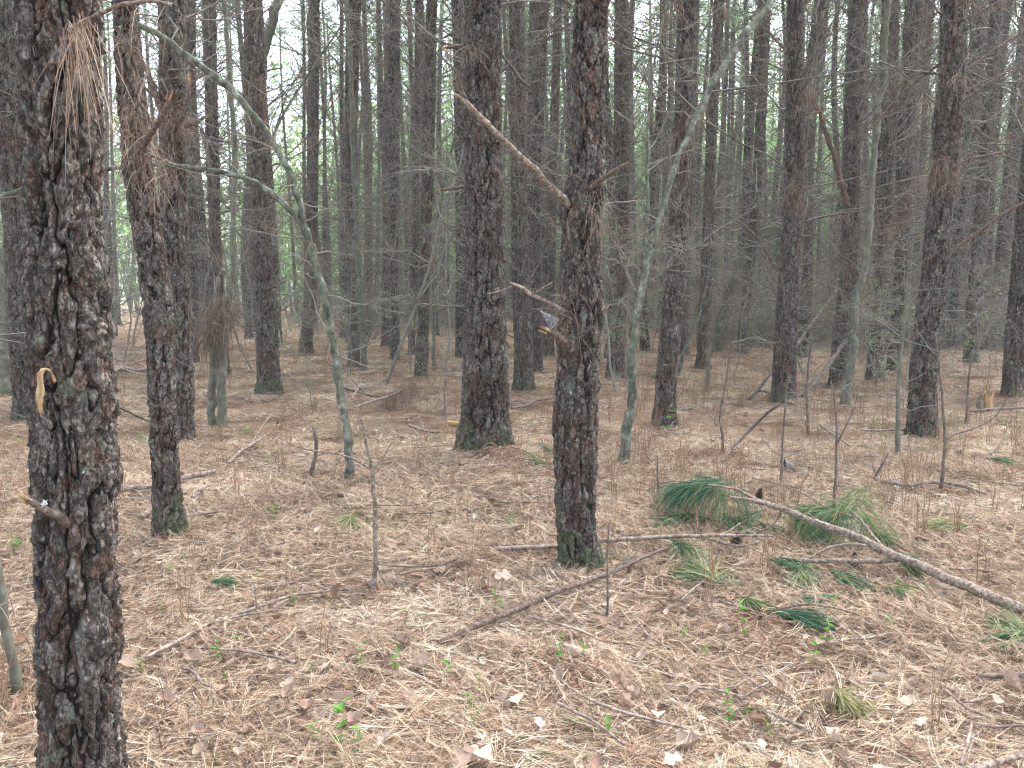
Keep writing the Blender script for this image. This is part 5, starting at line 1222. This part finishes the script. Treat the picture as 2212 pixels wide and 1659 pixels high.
stick([(884, 918, 7, .02), (910, 928, 7.5, .03), (935, 933, 7, .02), (950, 933, 5, .02)], 'weathered branch piece left of the broadest pine', 'stick', forks=[[(915, 930, 4, .02), (912, 915, 3, .07), (906, 905, 2, .1)]])
stick([(825, 1220, 3, .02), (880, 1224, 4, .02), (940, 1222, 4.5, .02), (975, 1212, 4.5, .03), (1002, 1198, 3, .04)], 'thin dark curved twig right of the broken sapling', 'dark')
stick([(1085, 1084, 4, .02), (1130, 1084, 4.5, .02), (1195, 1085, 4, .02)], 'straight thin reddish twig left of the kinked pine', 'limb')
stick([(495, 1000, 6, .03), (520, 975, 6, .04), (560, 950, 5, .06), (580, 935, 3, .08)], 'pale forked stick right of the twin grey stems', 'stick', forks=[[(545, 958, 4, .05), (560, 930, 3.5, .1), (585, 895, 3, .2)], [(520, 975, 4, .04), (560, 985, 3, .02), (600, 990, 2, .01)]])
stick([(245, 800, 9, .1), (270, 796, 10, .08), (300, 800, 9, .06), (330, 795, 7, .06)], 'cluster of pale broken limbs behind the leaning curved pine', 'stick', forks=[[(262, 797, 5, .08), (290, 805, 5, .05), (325, 812, 4, .05)], [(250, 796, 6, .1), (285, 785, 5, .1), (320, 776, 4, .1)]])
stick([(765, 880, 5, .12), (800, 868, 5, .14), (840, 856, 5, .18), (875, 842, 4, .28)], 'dead branch hung with a curtain of brown needles left of the broadest pine', 'stick', name='needled_dead_branch', forks=[[(760, 862, 4, .25), (775, 835, 4, .3), (830, 830, 3.5, .25)][:2]])
Q = catmull(np.array([np.r_[on_h(a, b, c), .01] for a, b, c in [(828, 858, .2), (850, 848, .24), (875, 842, .28), (900, 826, .38)]]), 12)
m = MB(); drape_mb(m, Q, 420, .14, .24, .0035, out=.25, jit=.02); tag(link('hanging_needle_curtain', m.mesh('hanging_needle_curtain', M['drape'], origin=Q[0, :3]), None, Q[0, :3]), 'curtain of brown needles hanging from the low dead branch left of the broadest pine', 'needle clump')
stick([(716, 820, 4, .35), (740, 835, 5, .3), (790, 852, 5, .2), (830, 858, 4, .12)], 'low dead branch behind the arching sapling', 'dark', forks=[[(740, 835, 4, .3), (735, 815, 3, .4)], [(790, 852, 4, .2), (770, 830, 3, .3), (735, 790, 2, .5)]])
stick([(2095, 938-50, 5, .02), (2150, 884, 6, .02), (2212, 880, 5, .02)], 'dark stick at the foot of the pine at the right edge', 'dark')
stick([(1995, 965-40, 4, .03), (2010, 905, 4, .1), (2030, 882, 3, .2)], 'short slanted twig right of the kinked pine', 'dark')
stick([(2140, 1002-20, 3, .02), (2160, 960, 3.5, .08), (2178, 922, 2.5, .16)], 'dark thin twig poking up at the right', 'dark')
stick([(1980, 930, 4, .03), (2040, 928, 4, .03), (2100, 932, 3, .03)][:0] or [(1860, 898+30, 5, .02), (1900, 930, 5, .02), (1958, 926, 4, .02)], 'pale stick lying left of the kinked pine', 'stick')
stick([(1772, 918, 6, .03), (1800, 938, 5.5, .03), (1840, 965, 5, .02)], 'pale weathered stick behind the forked seedling', 'stick')
stick([(0, 1086, 8, .03), (18, 1081, 8, .03), (38, 1075, 7, .03)], 'brown stick end at the left edge', 'limb')
stick([(1465, 884, 6, .03), (1480, 884, 6.5, .03), (1496, 883, 6, .03)], 'mossy stick end right of the slim leaning pine', 'grey')
stick([(855, 1110, 3, .02), (925, 1108, 3, .02), (980, 1098, 2.5, .02)], 'very thin twig right of the broken sapling branch', 'dark')

# ---- stump, bark slab
base = on_h(2131, 892); S = m_per_px(base)
root = empty('rotten_stump', base); tag(root, 'splintered orange rotten stump at the right', 'stump')
m = MB(); K, sd = 14, 16
zz = np.linspace(-.03, 1, K)
th = np.arange(sd)/sd*6.283; TH, ZZ = np.meshgrid(th, zz)
jag = 1-.35*np.abs(np.sin(TH*1.5+.6))+.12*vnoise(TH*3, 1); Hh = 52*S*jag
Rr = 13*S*(1-.30*ZZ)*(1+.28*vnoise(TH*2.2, ZZ*2))+.25*13*S*np.exp(-ZZ*6)
V = np.stack([np.cos(TH)*Rr, np.sin(TH)*Rr, ZZ*Hh], -1)
i = np.arange(K*sd).reshape(K, sd); m.add(V.reshape(-1, 3), np.stack([i[:-1], np.roll(i[:-1], -1, 1), np.roll(i[1:], -1, 1), i[1:]], -1).reshape(-1, 4))
c0 = len(V.reshape(-1, 3)); m.add(np.vstack([V[-1], [[0, 0, 18*S]]]), np.array([[k, (k+1) % sd, sd] for k in range(sd)]))
link('heartwood', m.mesh('heartwood', M['rot']), root)
traced('bark_slab', [(2122, 890, 14), (2117, 872, 12), (2120, 855, 7), (2123, 848, 3)], M['twig'], root, Y=base[1]-.05, lump=.3)
traced('root', [(2120, 888, 9), (2105, 890, 7), (2088, 897, 4)], M['twig'], root, Y=base[1]-.1, lump=.3)
traced('splinter', [(2138, 880, 8), (2142, 862, 6), (2143, 850, 3), (2143, 838, 1)], M['rot'], root, Y=base[1]-.03)
base = on_h(1714, 1030, .0); m = MB(); K = 9
u = np.linspace(0, 1, K); U, Wv = np.meshgrid(u, np.linspace(-1, 1, 7), indexing='ij')
V = np.stack([(-20+42*U)*S*.62, Wv*9*S*.7, .10-.09*U+.05*(1-Wv**2)+.012*vnoise(U*9, Wv*5)], -1)
i = np.arange(K*7).reshape(K, 7); m.add(V.reshape(-1, 3), np.stack([i[:-1, :-1], i[:-1, 1:], i[1:, 1:], i[1:, :-1]], -1).reshape(-1, 4))
V2 = V.copy(); V2[..., 2] -= .015; m.add(V2.reshape(-1, 3), np.stack([i[:-1, :-1], i[1:, :-1], i[1:, 1:], i[:-1, 1:]], -1).reshape(-1, 4))
tag(link('bark_piece', m.mesh('bark_piece', M['twig']), None, base), 'curled dark piece of bark lying between the bare seedlings', 'bark piece')

# ---- pine cones
def cone_mesh(seed):
    m = MB(); r = np.random.default_rng(seed); n = 90; L = .085
    t = (np.arange(n)+.5)/n; a = np.arange(n)*2.39996; rad = .026*np.sin(np.pi*np.clip(t*.86+.1, 0, 1))**.7+.004
    P = np.zeros((n, 3, 3)); ca, sa = np.cos(a), np.sin(a)
    for k, (f, dz) in enumerate([(.15, 0), (.75, .004), (1.15, .012)]):
        P[:, k] = np.stack([ca*rad*f, sa*rad*f, t*L+dz], -1)
    side = np.stack([-sa, ca, 0*a], -1); W = np.array([.004, .013, .008])
    V = np.stack([P-side[:, None]*W[None, :, None]/2, P+side[:, None]*W[None, :, None]/2], 2)
    ix = np.arange(n*6).reshape(n, 3, 2); q = np.stack([ix[:, :-1, 0], ix[:, :-1, 1], ix[:, 1:, 1], ix[:, 1:, 0]], -1).reshape(-1, 4)
    m.add(V.reshape(-1, 3), q, tint=np.tile([0., 0, .5, .5, 1, 1], n))
    m.add(*tubes(np.array([[0, 0, -.004], [0, 0, .02], [0, 0, .06], [0, 0, L]]), np.array([.008, .016, .012, .003]), 8), tint=0)
    return m.mesh('scales', M['cone'])
CM = [cone_mesh(1), cone_mesh(2)]
for i, (px, py, rx, rz, s, h, lab) in enumerate([(722, 1080, 1.35, 1.4, 1.2, .03, 'dark pine cone lying on its side left of the broken sapling'), (668-148, 1127, 1.35, -1.5, 1.1, .03, 'pine cone lying right of the leaning curved pine'),
        (1589, 1187, .15, .3, 1.5, .02, 'upright pine cone standing beside the long straight stick'), (1637, 1083, .2, 1, 1.25, .24, 'dark pine cone held upright on the bough tip'), (1846, 1196, 3.0, .5, 1.4, .12, 'pine cone hanging under the bough'),
        (363, 1066, 1.2, .5, 1.1, .03, 'pine cone lying against the spotted grey stick'), (1053, 1085, 1.3, .9, 1., .03, 'small pine cone far left of the kinked pine'), (376, 1022, 1.3, 2., 1.0, .03, 'grey pine cone behind the spotted grey stick')]):
    p = on_h(px, py, h); o = empty('pine_cone', p); o.rotation_euler = (rx, 0, rz); o.scale = (s*.8,)*3; tag(o, lab, 'pine cone'); link('scales', CM[i % 2], o)

MARKS_G = [('the foot of the nearest pine', 250, 1500), ('the forked lichened branch', 480, 1340), ('the broken sapling', 810, 1280), ('the kinked front pine', 1250, 1230), ('the long diagonal stick', 1080, 1340), ('the upper pale curved stick', 1300, 1520),
    ('the lower rough grey stick', 1270, 1560), ('the bent arching stick', 1780, 1310), ('the big fallen bough', 2000, 1230), ('the tallest leafy seedling', 722, 1630), ('the partly buried reddish stick', 1710, 1560), ('the thin pale straight stick', 1520, 1490),
    ('the lichened corner twig', 2090, 1600), ('the right edge dark stick', 2160, 1458), ('the leaning curved pine', 365, 1170), ('the bright right edge tuft', 2160, 1360), ('the big crumpled bottom leaf', 1036, 1640)]
def near(px, py):
    c = sorted(MARKS_G, key=lambda m_: (m_[1]-px)**2+(1.6*(m_[2]-py))**2)
    for nm, x, y in c[:6]:
        dx, dy = px-x, py-y; dd = math.hypot(dx, dy)
        dr = ('right' if dx > 0 else 'left') if abs(dx) > 1.3*abs(dy) else ('below' if dy > 0 else 'above')
        dr = dr+' of ' if dr in ('right', 'left') else dr+' '
        L_ = ('just ' if dd < 70 else ('a little way ' if dd < 160 else 'well '))+dr+nm
        if L_ not in USED: USED[L_] = 1; return L_
    return L_
# ---- dead broad leaves one can pick out
LV = []
for k in range(6):
    m = MB(); leaf_mb(m, .13, .085, [.2, .9, -.3, .5, 1.2, .1][k], [.55, .75, .9, .4, .65, .95][k], lobes=[3, 0, 2, 3, 0, 2][k], K=11); LV.append(m.mesh('dead_leaf', M['leaf'], origin=(.065, 0, 0)))
leafs = [(272, 1437, 1.5, 'curled pale leaf against the foot of the nearest pine'), (905, 1440, 1.1, ''), (1115, 1508, 1., 'rounded tan leaf low in the middle, above the rough grey stick'), (537, 1582, 1.1, 'upright curled pinkish leaf low on the left'),
    (765, 1564, .9, ''), (1036, 1636, 1.5, 'big pale crumpled leaf at the bottom edge'), (1000, 1645, 1.3, ''), (1230, 1415, .9, ''), (1165, 1560, .7, ''), (662, 1530, 1., ''), (735, 1520, 1., ''), (985, 1245, .9, 'grey leaf left of the reddish kinked pine'),
    (1055, 1262, .9, ''), (1265, 1238, .7, ''), (1090, 1243, 1.3, 'yellowish torn bark like leaf left of the reddish kinked pine'), (1335, 1472, .8, ''), (1375, 1510, 1., ''), (1450, 1520, .9, ''), (1770, 1333+60, 1., ''), (1905, 1475, .9, 'curled grey brown leaf right of the tussocks'),
    (1800, 1582, .9, ''), (1963, 1640-22, 1., 'dark curled leaf near the bottom right'), (1975, 1480, .6, ''), (1730, 1500+5, .5, ''), (480, 1490, .9, ''), (590, 1450, .8, ''), (700, 1440, .9, ''), (750, 1420, 1.1, ''), (620, 1500, .8, ''), (830, 1600, 1., ''),
    (555, 1455, .8, ''), (430, 1590, .8, ''), (1450, 1640, .9, ''), (1290, 1650, .8, ''), (2180, 1480, 1., ''), (1995, 1560, .8, ''), (1130, 1425, .7, ''), (880, 1510, .8, ''), (365, 1600, 1., ''), (1400, 1345, .8, ''), (1565, 1365, .8, ''), (2080, 1350, .8, '')]
for i, (px, py, s, lab) in enumerate(leafs):
    p = on_h(px, py, .035+.02*s); o = link('dead_leaf', LV[i % 6], None, p); o.rotation_euler = (rng.normal(0, .3), rng.normal(0, .3), rng.random()*6.28); o.scale = (s*.62,)*3
    tag(o, lab or 'flat tan dead leaf '+near(px, py), 'dead leaf', 'dead broad leaves in the foreground')

# ---- bright green seedlings
def seedling(px, py, ht, n, lab, s=1.):
    base = on_h(px, py); root = empty('green_seedling', base); tag(root, lab, 'seedling', 'bright green seedlings')
    r = np.random.default_rng(int(px*7+py)); m = MB(); K = 6
    st = bent(np.zeros(3), np.array([r.normal(0, .2), r.normal(0, .2), 1.]), ht, K, 0, .2, r); m.add(*tubes(st, np.linspace(.0018, .0009, K), 5)); link('stem', m.mesh('stem', M['weed']), root)
    m = MB()
    for k in range(n):
        t = .35+.65*(k+1)/n; p = st[min(K-1, int(t*(K-1)))]+[0, 0, .004*k]; a = k*2.4+r.normal(0, .3); L = r.uniform(.016, .027)*s
        leaf_mb(m, L, L*.62, .25, r.uniform(.3, .75), base=p, az=a, el=r.uniform(-.1, .7), K=5)
    link('leaves', m.mesh('leaves', M['seedling'], origin=(0, 0, 0)), root)
sd_ = [(722, 1650, .13, 14, 'tallest leafy green seedling at the bottom edge left of centre', 1.5), (768, 1645, .09, 8, 'green seedling right of the tallest one at the bottom edge', 1.2), (680, 1622, .07, 6, '', 1.2), (776, 1462, .11, 6, '', 1), (845, 1475, .10, 8, '', 1),
    (885, 1378, .09, 6, '', 1), (912, 1372, .06, 5, '', 1), (512, 1412, .05, 5, '', 1.2), (472, 1450, .09, 7, '', 1), (312, 1475, .10, 6, 'green seedling beside the foot of the nearest pine', 1), (965, 1475, .05, 8, '', 1.2), (1036, 1500, .05, 5, '', 1), (1092, 1330, .10, 7, 'green seedling right against the long diagonal stick', 1),
    (1205, 1450, .11, 7, '', 1.1), (1258, 1440, .10, 6, '', 1), (1740, 1450, .10, 9, '', 1.2), (1612, 1392, .12, 16, 'bushy little green seedling left of the bent stick', 1.), (1610, 1562, .04, 6, '', 1.1), (1520, 1430, .04, 6, '', 1.1), (1790, 1400, .11, 8, '', 1), (1925, 1382, .07, 7, '', 1.1),
    (1582, 1590, .10, 7, '', 1), (1665, 1605, .05, 5, '', 1), (345, 1335, .06, 5, '', 1), (362, 1260, .07, 5, '', 1), (392, 1225, .05, 4, '', 1), (636, 1325, .08, 7, '', 1), (672, 1470, .04, 4, '', 1), (1015, 1545, .06, 5, '', 1), (1325, 1600, .05, 4, '', 1.3), (490, 1490, .05, 4, '', 1), (1932, 1290, .06, 7, '', 1),
    (1475, 1395, .06, 5, '', 1), (1450, 1255, .08, 6, '', 1), (1484, 1225, .07, 5, '', 1), (1650, 1150, .06, 5, '', 1), (1440, 950, .30, 12, 'leafy green sprout right of the slim leaning pine', 2), (550, 1260, .05, 4, '', 1), (1800, 1330, .08, 6, '', 1), (1620, 1340, .05, 5, '', 1), (2000, 1300, .06, 5, '', 1), (590, 1140, .14, 7, 'taller green seedling left of centre', 1.5), (45, 1200, .06, 8, 'green seedling at the left edge', 1.5)]
for s in sd_: seedling(s[0], s[1], s[2]*1.1, s[3], s[4] or 'small green seedling '+near(s[0], s[1]), s[5]*1.1)

# ---- bunched needles at the feet of pines and on the floor
def heap(px, py, R, n, lab, hgt=.14, wid=.0028):
    b = on_h(px, py); m = MB(); a = rng.random(n)*6.28; r = R*np.sqrt(rng.random(n)); el = rng.uniform(.05, 1.0, n)
    z = hgt*(1-(r/R)**1.5)*rng.random(n)+.005
    d = np.stack([np.cos(a)*np.cos(el), np.sin(a)*np.cos(el), np.sin(el)*.8], -1)
    needles(m, b+np.stack([r*np.cos(a)*.6, r*np.sin(a)*.6, z], -1), d, rng.uniform(.13, .24, n), rng.uniform(.6, 1.2, n), wid, np.clip(rng.normal(.48, .2, n), 0, 1), K=5)
    v = m.v[0]; v[:, 2] = np.maximum(v[:, 2], gh(v[:, 0], v[:, 1])+.003)
    tag(link('needle_heap', m.mesh('needle_heap', M['tuft'], origin=b), None, b), lab, 'needle heap')['kind'] = 'stuff'
heap(1085, 990, .28, 1100, 'needles heaped against the front of the broadest pine', .12, .0035); heap(1015, 985, .2, 500, 'needles heaped at the left foot of the broadest pine', .08, .0035)
heap(385, 1180, .14, 500, 'needles bunched at the foot of the leaning curved pine', .10); heap(395, 962, .25, 400, 'needles at the foot of the half hidden pine', .1, .004)
heap(275, 1190, .14, 420, 'needle mound beside the foot of the leaning curved pine', .10); heap(60, 1500, .12, 420, 'needles banked behind the nearest pine', .09); heap(370, 1335, .12, 320, 'rounded tussock of needles right of the nearest pine', .07)
heap(1660, 1425, .13, 420, 'large dark tussock in the right foreground', .10); heap(790, 1520, .12, 350, 'tussock left of the middle foreground', .07); heap(1230, 1470, .12, 350, 'tussock in the middle foreground', .08); heap(1640, 1360, .13, 380, 'tussock left of the bent stick', .10)
heap(2060, 1085, .16, 380, 'needles round the foot of the bare sapling with one long side branch', .1); heap(1565, 995, .22, 420, 'needles round the foot of the crooked brown sapling', .14, .004); heap(720, 990, .2, 320, 'needle tuft below the arching sapling', .1, .004)
heap(1990, 960, .3, 380, 'needles at the foot of the kinked pine', .08, .004)

# ---- torn spider web by the lower limb of the kinked pine
c = PINES['T15']; m = MB(); A_ = at(1165, 668, c['Y']-.16); B_ = at(1212, 690, c['Y']-.1); C_ = at(1190, 712, c['Y']-.14)
P = []
for i in range(40):
    u, v = rng.random(2); w = rng.random(2); p = A_*(1-u)+B_*u; q = C_*(1-w[0])+(A_ if v < .5 else B_)*w[0]
    P.append([p, (p+q)/2+[0, 0, -.008], q])
m.add(*tubes(np.array(P), np.full((40, 3), .00035), 3)); tag(link('spider_web', m.mesh('spider_web', M['web'], origin=A_), None, A_), 'torn grey spider web hanging under the thin lower limb of the kinked pine', 'spider web')
# lichen tufts
for key, px, py, dy, lab in (('T1', 95, 1087, -.16, 1), ('T1', 278, 0, 0, 0)):
    if not lab: continue
    c = at(px, py, PINES[key]['Y']+dy); m = MB(); n = 46; needles(m, c+rng.normal(0, .0035, (n, 3)), rng.normal(size=(n, 3)), .004, .1, .0025, .5, K=3)
    link('lichen', m.mesh('lichen', M['lichen'], origin=PINES[key]['base']), PINES[key]['root'])

# ---- thin damp air between the trunks
hm = bpy.data.materials.new('damp_air'); hm.use_nodes = True; hn = hm.node_tree.nodes; hn.remove(hn['Principled BSDF'])
pv = hn.new('ShaderNodeVolumePrincipled'); pv.inputs['Color'].default_value = (.80, .90, .86, 1); pv.inputs['Density'].default_value = .0017; pv.inputs['Anisotropy'].default_value = .0
hm.node_tree.links.new(pv.outputs[0], hn['Material Output'].inputs['Volume'])
x0, x1, y0, y1, z0, z1 = -460, 460, -120, 560, -1.5, 32
V = np.array([(x, y, z) for x in (x0, x1) for y in (y0, y1) for z in (z0, z1)])
mb = MB(); mb.add(V, np.array([[0, 1, 3, 2], [4, 6, 7, 5], [0, 4, 5, 1], [2, 3, 7, 6], [0, 2, 6, 4], [1, 5, 7, 3]]))
tag(link('haze', mb.mesh('haze', hm, smooth=False)), kind='stuff')
